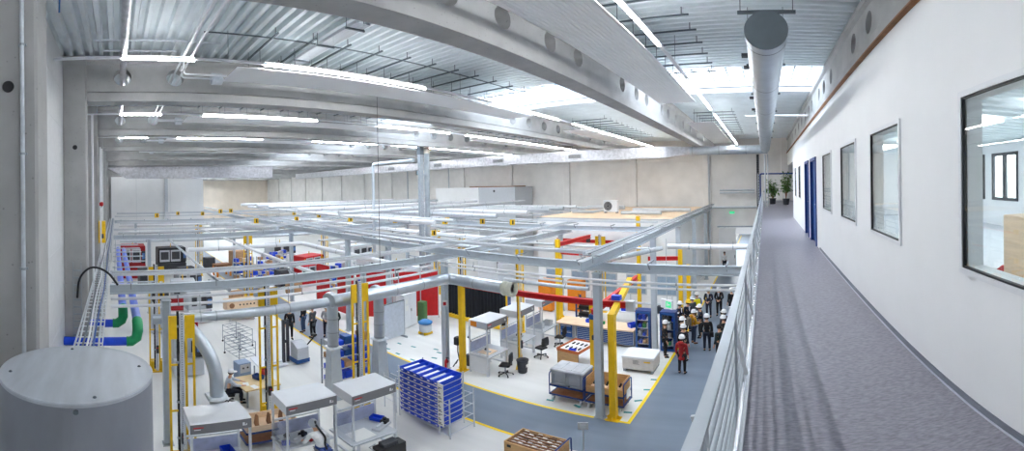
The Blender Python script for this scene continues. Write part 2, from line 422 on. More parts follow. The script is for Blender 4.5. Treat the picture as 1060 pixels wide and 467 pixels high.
for i, (a, b) in enumerate(DOORS):
    m = MB(); x0, x1 = W0-.03, W1+.02
    m.box(x0,a,WZ,x1,a+.09,8.42); m.box(x0,b-.09,WZ,x1,b,8.42); m.box(x0,a,8.34,x1,b,8.42)
    o = struct('door_%d' % (i+1), m, NAVY)
    d = MB(); d.box(W0+.05,a+.09,WZ+.01,W0+.1,b-.09,8.34); part('door_leaf', d, BLUEP, o)
    d = MB(); d.tube([(W0+.05,a+.2,7.2),(W0-.01,a+.2,7.2),(W0-.01,a+.33,7.2)],.011,8); part('door_handle', d, ALU, o)
# office behind the windows
m = MB()
m.box(8.0,-3,6.1,8.2,-.2,T); m.box(8.0,-.2,6.1,8.2,18.75,7.05); m.box(8.0,-.2,8.75,8.2,18.75,T)
for k in range(9): m.box(8.0,-.2+k*2.2,7.05,8.2,.35+k*2.2,8.75)
m.box(1.44,-3.1,6.1,8.2,-3,T)
struct('wall_office_back', m, WALLW)
m = MB(); m.box(1.44,-3,T-.05,8.2,18.75,T)
for k in range(44): m.box(1.5,-2.9+k*.5,T-.11,8.0,-2.75+k*.5,T-.05)
struct('ceiling_office', m, DECK)
m = MB(); m.box(1.44,-3,6.1,8.0,18.75,6.14); struct('floor_office', m, LGREY)
for k in range(8):
    y0, y1 = .35+k*2.2, 2.0+k*2.2; m = MB(); yc2 = (y0+y1)/2
    for q in ((y0,7.05,y1,7.16),(y0,8.64,y1,8.75),(y0,7.05,y0+.11,8.75),(y1-.11,7.05,y1,8.75),(yc2-.1,7.05,yc2+.1,8.75)): m.box(7.96,q[0],q[1],8.05,q[2],q[3])
    o = struct('window_%d' % (k+7), m, DARK)
    g = MB(); g.box(8.06,y0,7.05,8.066,y1,8.75); part('pane', g, GLASS, o)

# ================================================================ overhead services
ZL = 10.9; ZP = 10.86
def bayname(k): return ['the walkway bay','the second bay from the walkway','the third bay from the walkway','the fourth bay from the walkway'][k] if k < 4 else 'the %s bay from the walkway' % ORD[k]
# ---- linear LED lights, one line per bay
def make_led():
    t = thing('linear_light', 'x', 'light', (-2.2,0,ZL), 0, 'linear LED lights')
    m = MB(); m.box(-.045,-1.4,.0,.045,33.2,.05); part('channel', m, WHITEP, t)
    for a, b in ((.16,1.8),(3.5,8.6),(12.0,17.0),(18.4,33.0)):
        m = MB(); m.prism([(-.036,0),(-.03,-.03),(.03,-.03),(.036,0)], 'y', a, b); part('lamp_tube', m, LEDM, t)
        m = MB(); m.box(-.03,a,.0505,.03,b,.058); part('added_uplight_strip', m, FILLU, t)  # glowing strip added on the channel to lighten deck and beams
    for y in (2.6,10.2,22.0,30.0):
        m = MB(); m.cyl((0,y,.05),(0,y,.82),.006,6); part('hanger', m, DSTEEL, t)
    return t
led = make_led(); led['label'] = 'continuous white LED light line over the bay beside the walkway railing'
for k in range(1, 13):
    dup(led, (-2.2-7*k,0,ZL), label='white LED light line hanging along %s' % bayname(k))
# ---- white radiant ceiling panels
def make_panel(y0, y1, n, drum):
    t = thing('ceiling_panel', 'x', 'ceiling panel', (-3.2,y0,ZP), 0, 'radiant ceiling panels')
    L = y1-y0; m = MB(); w = .69; pr = [(-w,.018),(-w,0)]
    N = 15
    for i in range(N):
        a = -w+.02+(2*w-.04)*i/N; b = (2*w-.04)/N
        pr += [(a+b*.12,0),(a+b*.2,.012),(a+b*.8,.012),(a+b*.88,0)]
    pr += [(w,0),(w,.018)]
    m.prism(pr, 'y', 0, L); part('panel_sheet', m, BOXW, t)
    for i in range(n):
        y = .65+i*.96
        m = MB(); m.box(-.45,y-.02,.6,1.7,y+.02,.64)
        part('hanger_strut', m, DSTEEL, t)
    for i in range(n):
        y = .65+i*.96; m = MB()
        m.cyl((1.55,y,.64),(1.55,y,.82),.012,6); m.cyl((-.4,y,.05),(-.4,y,.82),.008,6); m.cyl((.5,y,.05),(.5,y,.6),.008,6)
        part('hanger_rod', m, DSTEEL, t)
    if drum:
        for x, z in ((-.2,.02),(-.55,.02)):
            m = MB(); m.tube([(x,-1.15,.35),(x,-1.15,z),(x,-.02,z)] ,.028,8,bend=.08); part('supply_pipe', m, WHITEP, t)
        m = MB(); m.cyl((-.62,-.34,.04),(-.62,-.05,.04),.16,18); part('end_drum', m, GALV, t)
    return t
pa = make_panel(2.9,15.2,11,True); pa['label'] = 'long white ribbed ceiling panel between the walkway LED line and the first beam'
pb = make_panel(20.5,32.0,11,False); pb['label'] = 'short looking white ceiling panel beyond the skylight in the walkway bay'
for k in range(1, 12):
    dup(pa, (-3.2-6.95*k,2.9,ZP), label='long white ceiling panel before the skylight in %s' % bayname(k))
    dup(pb, (-3.2-6.95*k,20.5,ZP), label='white ceiling panel beyond the skylight in %s' % bayname(k))
# ---- duct above the walkway
DX, DZ = .05, 10.0
t = thing('ventilation_duct', 'round silver spiral duct hanging above the walkway, dark end cap towards the camera', 'duct', (DX,5.7,DZ))
m = MB(); m.cyl((0,.02,0),(0,21.2,0),.3,40,caps=False)
for i in range(180): 
    y = .1+i*.117; m.cyl((0,y,0),(0,y+.012,0),.303,32,caps=False)
part('duct_body', m, DUCT, t)
m = MB(); m.cyl((0,-.02,0),(0,.02,0),.305,40); part('end_cap', m, CAPG, t)
for y in (.25,2.9,5.8,8.8,11.8,14.8,17.8):
    m = MB(); m.cyl((0,y,0),(0,y+.035,0),.312,40,caps=False); part('clamp_band', m, DSTEEL, t)
for y in (.1,3.0,6.0,9.0,12.0,15.0,18.0):
    m = MB(); m.box(-.4,y,.32,.42,y+.05,.37)
    for x in (-.36,.38): m.cyl((x,y+.025,.37),(x,y+.025,1.74),.006,6)
    part('hanger_rail', m, DSTEEL, t)
for y in (1.4,2.2,5.2,7.0): 
    m = MB(); m.box(-.42,y,.05,-.31,y+.14,.1); part('damper_lever', m, DARK, t)
# ---- cross duct along the far side
YD = 27.5
t = thing('cross_duct', 'silver duct running across the far end of the hall just below the beams', 'duct', (0,YD,9.95))
m = MB(); m.cyl((.2,0,.03),(-5.0,0,.03),.29,32); part('round_section', m, DUCT, t)
for x in (-1.2,-3.0,-4.8):
    m = MB(); m.cyl((x,0,.03),(x-.05,0,.03),.3,32,caps=False); part('clamp_band', m, GALVD, t)
m = MB(); n = 24
c = [(-5.0, .29*math.cos(2*PI*i/n), .03+.29*math.sin(2*PI*i/n)) for i in range(n)]
def sq(a):
    k = max(abs(math.cos(a)), abs(math.sin(a))); return math.cos(a)/k*.42, math.sin(a)/k*.38
c += [(-6.6, sq(2*PI*i/n)[0], sq(2*PI*i/n)[1]-.02) for i in range(n)]
m.add(c, [(i,(i+1)%n,n+(i+1)%n,n+i) for i in range(n)]); part('reducer', m, FOIL, t)
m = MB(); random.seed(3)
x = -6.6
while x > -58:
    L = 1.15; e = random.uniform(-.012,.012)
    m.box(x,-.42-e,-.4+e,x-L+.04,.42+e,.36); m.box(x-L+.04,-.435,-.415,x-L,.435,.372); x -= L
part('insulated_section', m, FOIL, t)
for x in (-13.4,-20.4,-27.4,-34.4):
    m = MB(); m.box(x-.55,-.46,-.2,x+.55,-.43,.12)
    v = part('vent_grille', m, LGREY, t)
    m = MB()
    for i in range(6): m.box(x-.48,-.475,-.17+i*.045,x+.48,-.458,-.15+i*.045)
    part('grille_slat', m, DARK, v)
t = thing('long_duct', 'foil covered rectangular duct high up above the white panel room', 'duct', (-40.6,0,9.15))
m = MB(); y = 1.0
while y < 15.0:
    m.box(-.5,y,random.uniform(-.02,.02),.5,y+1.1,1.15); m.box(-.52,y+1.1,-.03,.52,y+1.15,1.17); y += 1.15
part('insulated_section', m, FOIL, t)
m = MB(); m.prism([(1.0,0),(1.0,1.15),(-.8,1.15),(-.8,1.05)], 'x', -.49, .49); part('slanted_end', m, FOIL, t)
m = MB(); m.box(-10,14.4,.3,-.5,15.1,.9); part('side_branch', m, FOIL, t)
# ---- pipes through the beam openings, next to the columns
wone('insulated_pipe', MB().cyl((-5.2,.2,11.05),(-24.5,.2,11.05),.085,14), FOIL, 'foil wrapped pipe running under the deck through the first round beam opening', 'pipe', (-5.2,.2,11.05))
for i, (z, y) in enumerate(((11.12,1.62),(11.0,1.75))):
    wone('white_conduit', MB().cyl((-3.0,y,z),(-24.5,y,z),.028,10), WHITEP, ['upper of two thin white conduits through the second beam opening','lower of two thin white conduits through the second beam opening'][i], 'conduit', (-3,y,z), 'conduits through the beams')
# galvanised rails under the deck near the columns
for i, y in enumerate((.55,1.3)):
    wone('deck_rail', MB().box(-9.9,-.5+y*0,11.6,-9.86,2.6,11.64) if i == 0 else MB().box(-10.7,-.3,11.6,-10.66,1.6,11.64), GALV, ['galvanised rail screwed under the deck near the left wall','short galvanised rail under the deck right above the second beam'][i], 'rail', (-9.9,0,11.6))
t = thing('cable_tray', 'perforated metal cable tray hanging under the deck across the second bay', 'cable tray', (-7.0,4.85,11.4))
m = MB(); m.box(0,-.18,0,-4.2,-.165,.07); m.box(0,.165,0,-4.2,.18,.07)
for i in range(60): m.box(-.02-i*.07,-.165,0,-.06-i*.07,.165,.008)
part('tray_channel', m, LGREY, t)
for x in (-.3,-1.6,-2.9,-4.0):
    m = MB(); m.box(x,-.24,-.045,x-.04,.24,-.002); m.cyl((x-.02,-.22,-.002),(x-.02,-.22,.314),.008,6); m.cyl((x-.02,.22,-.002),(x-.02,.22,.314),.008,6); part('tray_bracket', m, DSTEEL, t)
wone('deck_conduit', MB().cyl((-9.05,2.0,11.58),(-9.05,13.3,11.58),.02,8), DSTEEL, 'thin grey conduit running below the deck over the second LED line', 'conduit', (-9.05,2,11.52))
wone('hanging_cable', MB().cyl((-11.2,8.25,11.3),(-11.2,8.25,5.2),.009,6), DARK, 'thin dark cable hanging straight down from the second beam to the trays', 'cable', (-11.2,8.25,5.2))
m = MB(); m.tube([(-5.0,-.70,11.68),(-5.01,-.68,11.2),(-5.04,-.66,10.95),(-5.03,-.68,10.7),(-5.07,-.68,10.45),(-5.08,-.69,10.2)],.012,8)
wone('hanging_rope', m, mat('blue_rope', c8(60,120,190), .7), 'short blue rope dangling beside the concrete column at the top', 'rope', (-4.8,-.68,10.2))
# conduit on the first column
t = thing('column_conduit', 'vertical grey conduit clipped to the concrete column nearest the camera', 'conduit', (-4.2,-.96,6))
m = MB(); m.cyl((.035,0,-6),(.035,0,5.6),.024,12); part('conduit_pipe', m, GALV, t)
for z in (-3.8,-2.6,-1.4,-.2,1.0,2.2,3.4,4.6):
    m = MB(); m.box(0.001,-.045,z,.02,.045,z+.025); m.cyl((.035,0,z),(.035,0,z+.025),.031,12); part('pipe_clip', m, GALVD, t)
# downpipes by the far columns on the left
for i, (x, y, z0, z1, r) in enumerate(((-12.5,-.72,5.3,10.2,.035),(-18.0,-.70,4.5,9.8,.04),(-19.6,-.70,3,9.9,.05))):
    wone('wall_pipe', MB().cyl((x,y,0),(x,y,z1),r,10), WHITEP, 'thin white riser pipe in front of the %s concrete column along the left wall' % ['second','third','third and thicker'][i] if i < 2 else 'thicker white riser pipe just beyond the third concrete column on the left wall', 'pipe', (x,y,0))
# vertical pair in the middle of the hall
t = thing('vertical_riser', 'tall pair of grey vertical pipes rising from the trays to the roof, mid hall', 'riser', (-19.25,17.8,4.6))
m = MB(); m.box(-.14,-.42,-4.6,.1,-.16,6.6); part('square_pipe', m, GALVD, t)
m = MB(); m.box(-.18,-.45,5.3,.14,-.13,6.4); part('square_sleeve', m, DSTEEL, t)
m = MB(); m.cyl((0,.22,-4.59),(0,.22,6.4),.17,24)
for i in range(60): m.cyl((0,.22,.2+i*.1),(0,.22,.225+i*.1),.18,20,caps=False)
part('spiral_pipe', m, DUCT, t)
m = MB(); m.cyl((0,.22,5.4),(0,.22,6.4),.2,20); part('pipe_sleeve', m, BEIGE, t)
for z in (1.2,2.6,4.0):
    m = MB(); m.box(-.06,-.17,z,.06,.07,z+.08); part('pipe_bracket', m, STEEL, t)
m = MB(); m.tube([(-19.35,17.0,9.55),(-23.7,17.0,9.55),(-23.7,17.0,0.01)],.1,12,bend=.25)
wone('angled_pipe', m, STEEL, 'light grey pipe bending down at a right angle, left of the tall vertical pair', 'pipe', (-23.7,17,0))
m = MB(); m.tube([(.02,27.2,9.62),(.02,27.2,6.16)],.05,12); wone('floor_riser', m, ALU, 'left of two thin grey risers standing at the far end of the walkway', 'pipe', (.02,27.2,6.15))
m = MB(); m.tube([(.2,27.2,9.62),(.2,27.2,6.16)],.035,12); wone('floor_riser', m, LGREY, 'thinner right one of two risers standing at the far end of the walkway', 'pipe', (.2,27.2,6.15))
wone('sprinkler_pipe', MB().cyl((-.8,17.9,10.7),(1.9,17.9,10.7),.04,10), WHITEP, 'white pipe crossing behind the round walkway duct just after the skylight', 'pipe', (-.8,17.9,10.7))
# dark perforated cable ladder up the far wall
t = thing('cable_ladder', 'dark perforated cable ladder running up the far concrete wall beside the gate', 'cable ladder', (-.62,36.93,0))
m = MB(); m.box(-.12,-.03,4.2,-.1,.03,10.3); m.box(.1,-.03,4.2,.12,.03,10.3)
for i in range(30): m.box(-.1,-.02,4.3+i*.2,.1,.02,4.38+i*.2)
part('ladder_frame', m, BLACK, t)
m = MB(); m.box(-.09,.022,4.2,.09,.04,10.3); part('cable_bundle', m, DARK, t)
# beige pipes on the far wall
for i, (x, w) in enumerate(((-5.0,.09),(-35.2,.08),(-43,.08))):
    wone('rain_pipe', MB().cyl((x,36.62,0),(x,36.62,11.9),w,12), LGREY, 'light grey downpipe on the far wall, %s' % ['on the column nearest the gate','right of the small grey wall window','left of the small grey wall window'][i], 'downpipe', (x,36.62,0), 'downpipes on the far wall')
t = thing('long_wall_pipe', 'long grey pipe running level along the far concrete wall above the white office', 'pipe', (-.8,36.5,5.6))
m = MB(); m.cyl((0,0,0),(-40,0,0),.09,12); part('pipe_run', m, LGREY, t)
for i in range(10):
    m = MB(); m.box(-1-i*4,0,-.12,-1.05-i*4,.49,-.09); part('pipe_bracket', m, GALVD, t)
t = thing('wall_light_bar', 'grey double pipe on brackets on the far wall left of the walkway end', 'pipe', (-.9,36.3,6.9))
for z in (0,.22):
    m = MB(); m.cyl((0,0,z),(-3.1,0,z),.075,12); part('pipe_run', m, LGREY, t)
for a in (-2.8,-.3): m = MB(); m.box(a,-.02,.3,a+.03,.7,.33); part('pipe_bracket', m, GALVD, t)
# window and exit sign on the far wall
m = MB(); m.box(-41.6,36.93,9.55,-39.0,37.0,10.25); t = wone('wall_window_unit', m, DARK, 'small dark grey window unit high up on the far wall', 'window', (-40,36.95,9.5))
m = MB(); m.box(-41.4,36.91,9.62,-40.4,36.925,10.18); m.box(-40.2,36.91,9.62,-39.2,36.925,10.18); part('pane', m, mat('pane_sky', c8(170,200,220), .2), t, True)
m = MB(); m.box(-3.2,36.8,5.0,-2.75,36.84,5.22); wone('exit_sign', m, LAMPG, 'small green emergency exit sign high on the far wall left of the gate', 'sign', (-3,36.8,5))
# gate and passage
t = thing('sliding_gate', 'white sliding gate leaf standing half open in the far wall opening', 'gate', (-3.4,36.62,0))
m = MB(); m.cbox(-.78,-.05,.05,.75,.05,3.75); part('gate_leaf', m, BOXW, t)
m = MB(); m.box(-.9,-.06,3.8,2.5,.06,3.92); part('gate_track', m, GALVD, t)
m = MB(); m.box(.6,-.09,1.0,.64,-.05,1.3); part('gate_handle', m, DARK, t)
# far end of walkway: blue pipe frame, plants
t = thing('pipe_frame', 'blue pipe portal frame at the far end of the walkway', 'frame', (.4,31.5,WZ))
m = MB(); m.tube([(-.75,0,0),(-.75,0,2.28),(2.4,0,2.28),(2.4,0,0)],.06,10,bend=.12); part('frame_tube', m, NAVY, t)
m = MB()
for i in range(10): m.cyl((-.9,0.0,.2+i*.22),(-.78,0,.2+i*.22),.02,6)
m.box(-.95,-.03,0,-.89,.03,2.3); part('insulation_strip', m, LGREY, t)
m = MB(); m.box(-.6,-.02,.9,2.3,.02,.96); m.box(-.6,-.02,.1,2.3,.02,.14); part('guard_rail', m, GALVD, t)
def plant(loc, h, seed, label):
    random.seed(seed)
    t = thing('potted_ficus', label, 'plant', loc, 0, 'plants at the walkway end')
    m = MB(); m.lathe([(.16,0),(.2,.02),(.24,.38),(.27,.4),(.27,.44),(.24,.44),(.22,.38)], 18); part('pot', m, DARK, t)
    m = MB(); m.lathe([(.01,.37),(.22,.375),(.01,.385)], 12); part('soil', m, BROWN, t)
    m = MB(); lf = MB()
    for s in range(7):
        a = s*2.4; tip = Vector((math.cos(a)*random.uniform(.12,.4), math.sin(a)*random.uniform(.12,.4), h*random.uniform(.6,1)))
        mid = Vector((tip.x*.35, tip.y*.35, h*.45)); m.tube([(0,0,.36), mid, tip], [.018,.013,.006], 6)
        for q in range(34):
            u = random.uniform(.35,1.05); p = mid.lerp(tip, (u-.35)/.65)+Vector((random.gauss(0,.12), random.gauss(0,.12), random.gauss(0,.1)))
            d = Vector((random.uniform(-1,1), random.uniform(-1,1), random.uniform(-.9,.3))).normalized(); L = random.uniform(.2,.38)
            w = d.cross(Vector((0,0,1))).normalized()*L*.24; n = Vector((0,0,.02))
            lf.add([p, p+d*L*.5+w+n, p+d*L, p+d*L*.5-w+n], [(0,1,2),(0,2,3)])
    part('stem', m, BROWN, t); o = part('foliage', lf, LEAF, t)
    return t
plant((1.5,29.5,WZ), 2.3, 5, 'taller leafy potted ficus at the far end of the walkway by the white wall')
plant((.55,30.5,WZ), 1.75, 9, 'lower leafy potted ficus left of the taller one at the walkway end')
# ---------------------------------------------------------------- railing
RAILM = mat('railing_steel', c8(172,179,188), .35, metal=.35, var=.03)
t = thing('walkway_railing', 'grey metal railing with flat handrail and horizontal bars along the walkway edge', 'railing', (0,0,WZ))
Y0, Y1 = -2.0, 30.8
m = MB(); m.box(-.185,Y0,.978,-.146,Y1,1.0); part('handrail', m, RAILM, t)
m = MB(); m.cyl((-.118,Y0,.5),(-.118,Y1,.5),.021,14); part('inner_tube', m, mat('stainless', c8(214,218,224), .25, metal=.8, var=.02), t)
for i in range(7):
    z = .13+i*.118; m = MB(); m.cyl((-.191,Y0,z),(-.191,Y1,z),.0105,8); part('rail_bar', m, RAILM, t)
y = -.1
while y < 30.9:
    m = MB(); m.box(-.205,y,-.05,-.193+.004,y+.05,.98) if False else m.box(-.178,y,-.2,-.166,y+.06,.978); part('post', m, RAILM, t)
    m = MB(); m.bar((-.2,y+.03,.95),(-.118,y+.03,.52),.012,.02); part('tube_bracket', m, WHITEP, t)
    y += 1.16
# ---------------------------------------------------------------- office interior seen through the windows
for i, (x, y) in enumerate(((2.6,2.0),(2.9,6.2))):
    t = thing('office_cupboard', ['pale wooden cupboard standing behind the nearest office window','pale wooden cupboard standing behind the second office window'][i], 'cupboard', (x,y,6.14))
    m = MB(); m.cbox(0,0,.05,.45,2.0-.9*i,1.25); part('carcass', m, WOODL, t)
    for j in range(2-i):
        m = MB(); m.box(-.018,.02+j*.99,.08,-.001,.97+j*.99,1.22); d = part('door', m, WOODL, t)
        m = MB(); m.box(-.03,.85+j*.2,.6,-.019,.87+j*.2,.75); part('handle', m, ALU, d)
t = thing('office_desk', 'white office desk with a red and white machine part, behind the nearest office window', 'desk', (4.6,4.3,6.14))
m = MB(); m.box(-.4,-.9,.72,.4,.9,.75); part('desk_top', m, WHITEP, t)
for x in (-.36,.36):
    for y in (-.85,.85): m = MB(); m.box(x-.025,y-.025,0,x+.025,y+.025,.72); part('leg', m, GALV, t)
m = MB(); m.prism([(-.3,.16),(.25,.12),(.3,.3),(.1,.42),(-.2,.36)], 'x', -.2, .2)
one('machine_housing', m, RED, 'red machine housing lying under the office desk window side', 'housing', (3.75,5.4,6.0))
for k in range(5):
    o = one('office_ceiling_light', MB().box(-.3,-.9,-.04,.3,.9,0), LEDO, 'flat office ceiling light, %s from the near end of the office' % ORD[k], 'light', (4.6,1.2+k*3.6,T-.13), 0, 'office ceiling lights')
# ---------------------------------------------------------------- big round duct head at the left
t = thing('round_silo', 'large grey sheet metal cylinder with flat bolted lid, in front of the left column', 'silo', (-3.18,-.33,0))
R = .585; ZT = 6.33
m = MB(); m.cyl((0,0,0),(0,0,ZT-.012),R,72,caps=False); m.box(R-.004,-.03,.2,R+.006,.03,ZT-.05); part('shell', m, mat('sheet_metal', c8(138,142,152), .5, metal=.2, var=.05, scale=5, stretch=(1,1,.4)), t)
m = MB(); m.lathe([(.001,ZT-.03),(R+.003,ZT-.03),(R+.006,ZT-.005),(R,ZT+.004),(R-.03,ZT),(.001,ZT+.001)], 72, smooth=False); part('lid', m, mat('lid_metal', c8(182,188,197), .42, metal=.25, var=.07, scale=3, stretch=(.5,2.5,1)), t)
for a in (.35,1.75,3.3,4.9):
    m = MB(); m.cyl((math.cos(a)*.5,math.sin(a)*.5,ZT),(math.cos(a)*.5,math.sin(a)*.5,ZT+.006),.014,10); m.cyl((math.cos(a)*.5,math.sin(a)*.5,ZT+.006),(math.cos(a)*.5,math.sin(a)*.5,ZT+.012),.009,6); part('lid_bolt', m, DSTEEL, t)
m = MB(); m.cyl((math.cos(.1)*(R-.002),math.sin(.1)*R,ZT-.06),(math.cos(.1)*(R+.02),math.sin(.1)*(R+.02),ZT-.06),.018,12); part('side_bolt', m, DSTEEL, t)
t = thing('passage_fill_light', 'added fill lamp under the ceiling of the passage behind the gate', 'light', (-2.5,48,4.1))  # unseen lamp, added to brighten the dark passage and its floor
m = MB(); m.box(-.1,-8,-.05,.1,8,0); part('lamp_tube', m, LEDM, t)
m = MB(); m.box(-.12,-8,0,.12,8,.06); part('channel', m, WHITEP, t)

# ================================================================ hall steelwork, trays, pipes
def post(x, y, h, label, grp='grey steel posts'):
    t = thing('steel_post', label, 'post', (x,y,0), 0, grp)
    m = MB(); a = .11
    m.prism([(-a,-a),(a,-a),(a,-a+.02),(.014,-a+.03),(.014,a-.03),(a,a-.02),(a,a),(-a,a),(-a,a-.02),(-.014,a-.03),(-.014,-a+.03),(-a,-a+.02)], 'z', .015, h)
    m.box(-.03,-.1,.02,.03,.1,h-.02) if False else None
    part('column_profile', m, STEEL, t)
    m = MB(); m.box(-.17,-.15,0,.17,.15,.015); part('base_plate', m, GALVD, t)
    m = MB(); m.box(-.15,-.13,h,.15,.13,h+.015); part('head_plate', m, GALVD, t)
    return t
YB, XB = 4.83, 5.13      # undersides of the two layers of beams
for x, y, h, lb in [
  (-4.93,11.34,5.11,'grey steel post beside the yellow crane pillar at the aisle corner'),
  (-11.75,11.86,4.8,'grey steel post with a fire extinguisher at its foot'),
  (-11.1,1.3,4.8,'grey steel post left of the nearest yellow service tower'),
  (-25.9,11.6,4.8,'grey steel post under the second junction of trays, by the red boxes'),
  (-25.9,2.0,4.8,'grey steel post far left behind the blue pipes'),
  (-4.9,17.45,5.4,'grey steel post in front of the blue glazed cabinet'),
  (-4.75,22.0,5.4,'grey steel post under the diagonal beam, beyond the visitors'),
  (-4.75,27.0,5.4,'grey steel post under the diagonal beam near the far wall'),
  (-4.75,32.5,5.4,'last grey steel post under the diagonal beam at the far wall'),
  (-11.9,21.9,4.8,'grey steel post in front of the white hall office'),
  (-25.9,21.9,4.8,'grey steel post in mid hall left of the tall risers'),
  (-39.9,1.8,4.8,'distant grey steel post far left under the third beam'),
  (-39.9,11.6,4.8,'distant grey steel post under the third junction of trays'),
  (-18.6,11.6,5.1,'grey steel post in the mid hall beside the visitors group at the aisle'),
  (-16.9,13.0,5.1,'grey steel post beside the white locker cupboard'),
  (-16.3,11.0,4.0,'short grey steel post left of the grey display panel')]:
    post(x, y, h, lb)
def ibeam(L):
    m = MB(); w, h = .09, .28
    m.prism([(-w,0),(w,0),(w,.02),(.012,.035),(.012,h-.035),(w,h-.02),(w,h),(-w,h),(-w,h-.02),(-.012,h-.035),(-.012,.035),(-w,.02)], 'y', 0, L)
    return m
def beam_thing(loc, L, rz, label, n=0):
    t = thing('steel_girder', label, 'beam', loc, rz, 'grey steel support beams')
    part('beam_profile', ibeam(L), STEEL, t)
    k = max(2, int(L/2.2))
    for i in range(min(k, 16)):
        y = .6+i*(L-1.2)/max(1,k-1) if k > 1 else L/2
        m = MB(); m.bar((-.1,y,.14),(-.3,y,.36),.03,.012); m.bar((.1,y,.14),(.1,y,.36),.03,.012); m.box(-.32,y-.02,.34,.32,y+.02,.37)
        part('tray_bracket', m, GALVD, t)
    return t
for i, x in enumerate((-11.9,-25.9,-39.9)):
    beam_thing((x,-.22,YB), [23.6,33.2,33.2][i], 0, ['nearest long steel beam running crosswise over the workstations','second long steel beam running crosswise in mid hall','third long steel beam running crosswise, distant','fourth long steel beam running crosswise, farthest'][i])
beam_thing((-4.75,9.8,5.47), 26.4, 0, 'grey steel beam running diagonally in the picture towards the far wall beside the walkway')
for i, (y, x0) in enumerate(((11.6,-.5),(21.9,-5.6),(31.0,-20))):
    beam_thing((x0,y,XB), 60+x0, PI/2, ['steel beam crossing above the aisle corner towards the left','steel beam crossing the hall in front of the white hall office','steel beam crossing the far part of the hall'][i])
def tray(loc, L, rz, label, w=.36, ncab=3, seed=0):
    random.seed(seed)
    t = thing('cable_tray', label, 'cable tray', loc, rz, 'cable trays')
    m = MB(); m.box(-w/2,0,0,-w/2+.015,L,.09); m.box(w/2-.015,0,0,w/2,L,.09)
    n = min(int(L/.3), 120)
    for i in range(n): y = .1+i*(L-.2)/n; m.box(-w/2+.015,y,.005,w/2-.015,y+.05,.02)
    part('tray_ladder', m, ALU, t)
    for c in range(ncab):
        x = -w/2+.07+c*(w-.14)/max(1,ncab-1); m = MB(); pts = []
        k = int(L/2)+2
        for i in range(k): pts.append((x+random.uniform(-.03,.03), .05+(L-.1)*i/(k-1), .045+random.uniform(0,.015)))
        m.tube(pts, .02, 6); part('cable', m, [LGREY, DSTEEL, WHITEP, LGREY, BLUEP, GALV][c % 6], t)
    return t
tray((-11.55,-.2,5.47), 23.5, 0, 'ladder cable tray above the nearest crosswise steel beam', seed=1)
tray((-25.5,-.2,5.47), 33, 0, 'ladder cable tray above the second crosswise steel beam', seed=2)
tray((-39.5,-.2,5.47), 33, 0, 'ladder cable tray above the third crosswise steel beam', seed=3)
tray((-5.4,11.95,5.6), 50, PI/2, 'ladder cable tray crossing towards the left above the aisle corner', seed=4)
tray((-6,22.3,5.6), 54, PI/2, 'ladder cable tray crossing in front of the white hall office', seed=5)
tray((-4.62,10,5.885), 26, 0, 'white ladder cable tray lying on the diagonal beam beside the walkway', w=.3, seed=6)
tray((-3.9,-.52,4.95), 41, PI/2, 'wide cable tray full of cables along the left concrete columns', w=.5, ncab=6, seed=7)
for i in range(3):
    tray((-15.6,26+i*3.0,5.6), 42, PI/2, 'distant cable tray across the hall, %s beyond the one before the white office' % ORD[i], seed=10+i)
for i, x in enumerate((-31.5,-43.4,-45.2)):
    tray((x,0,5.503), 32.5, 0, ['distant crosswise cable tray between the second and third beams','distant crosswise cable tray behind the third beam','most distant crosswise cable tray in the hall'][i], seed=20+i)
# pipes -------------------------------------------------
def pipe(name, pts, r, m_, label, grp=None, bend=0, n=12, rings=0, hang=True):
    b = Vector(pts[0]); t = MB(); t.tube(pts, r, n, bend=bend)
    o = wone(name, t, m_, label, 'pipe', b, grp)
    if hang:
        p0, p1 = Vector(pts[0]), Vector(pts[-1]) if len(pts) == 2 else Vector(pts[1]); L_ = (p1-p0).length; k = max(2, int(L_/3.5))
        for j in range(k):
            c = p0+(p1-p0)*((j+.5)/k); q = MB()
            q.cyl((c.x,c.y,c.z+r*.9),(c.x,c.y,max(c.z+r+.05,4.82 if c.z < 4.8 else c.z+r+.12)),.009,6); dd = (p1-p0).normalized()*.02; q.cyl(c-dd,c+dd,r+.006,n)
            part('hanger', q, GALVD, o, True)
    if rings:
        P = [Vector(p) for p in pts]
        for i in range(len(P)-1):
            d = P[i+1]-P[i]; k = int(d.length/rings)
            for j in range(1, k+1):
                c = P[i]+d*(j/(k+1)); u = d.normalized()*.02
                q = MB(); q.cyl(c-u, c+u, r+.008, n+4, caps=False); part('joint_ring', q, GALVD, o, True)
    return o
pipe('air_pipe', [(-11.72,-.2,4.72),(-11.72,11.2,4.72)], .045, WHITEP, 'upper of two thin white pipes hanging under the nearest steel beam', 'thin pipes under the nearest beam')
pipe('air_pipe', [(-11.55,-.2,4.54),(-11.55,11.2,4.54)], .045, WHITEP, 'lower of two thin white pipes hanging under the nearest steel beam', 'thin pipes under the nearest beam')
pipe('extract_duct', [(-11.45,.95,4.14),(-11.45,6.35,4.14)], .15, DUCT, 'slim silver extract duct below the nearest beam, left of the second tower', bend=0, rings=1.9)
pipe('extract_duct', [(-11.45,6.5,4.14),(-11.45,11.55,4.14),(-11.25,11.78,4.14),(-8.75,11.78,4.14)], .225, DUCT, 'thick silver extract duct turning the corner at the steel post', bend=.3, n=20, rings=1.5)
t = thing('duct_fan', 'round beige fan on the end of the thick silver extract duct', 'fan', (-8.7,11.78,4.14))
m = MB(); m.lathe([(.2,0),(.29,.02),(.29,.16),(.25,.18),(.25,.22),(.3,.24),(.3,.4),(.24,.42),(.22,.42),(.2,.3)], 24)
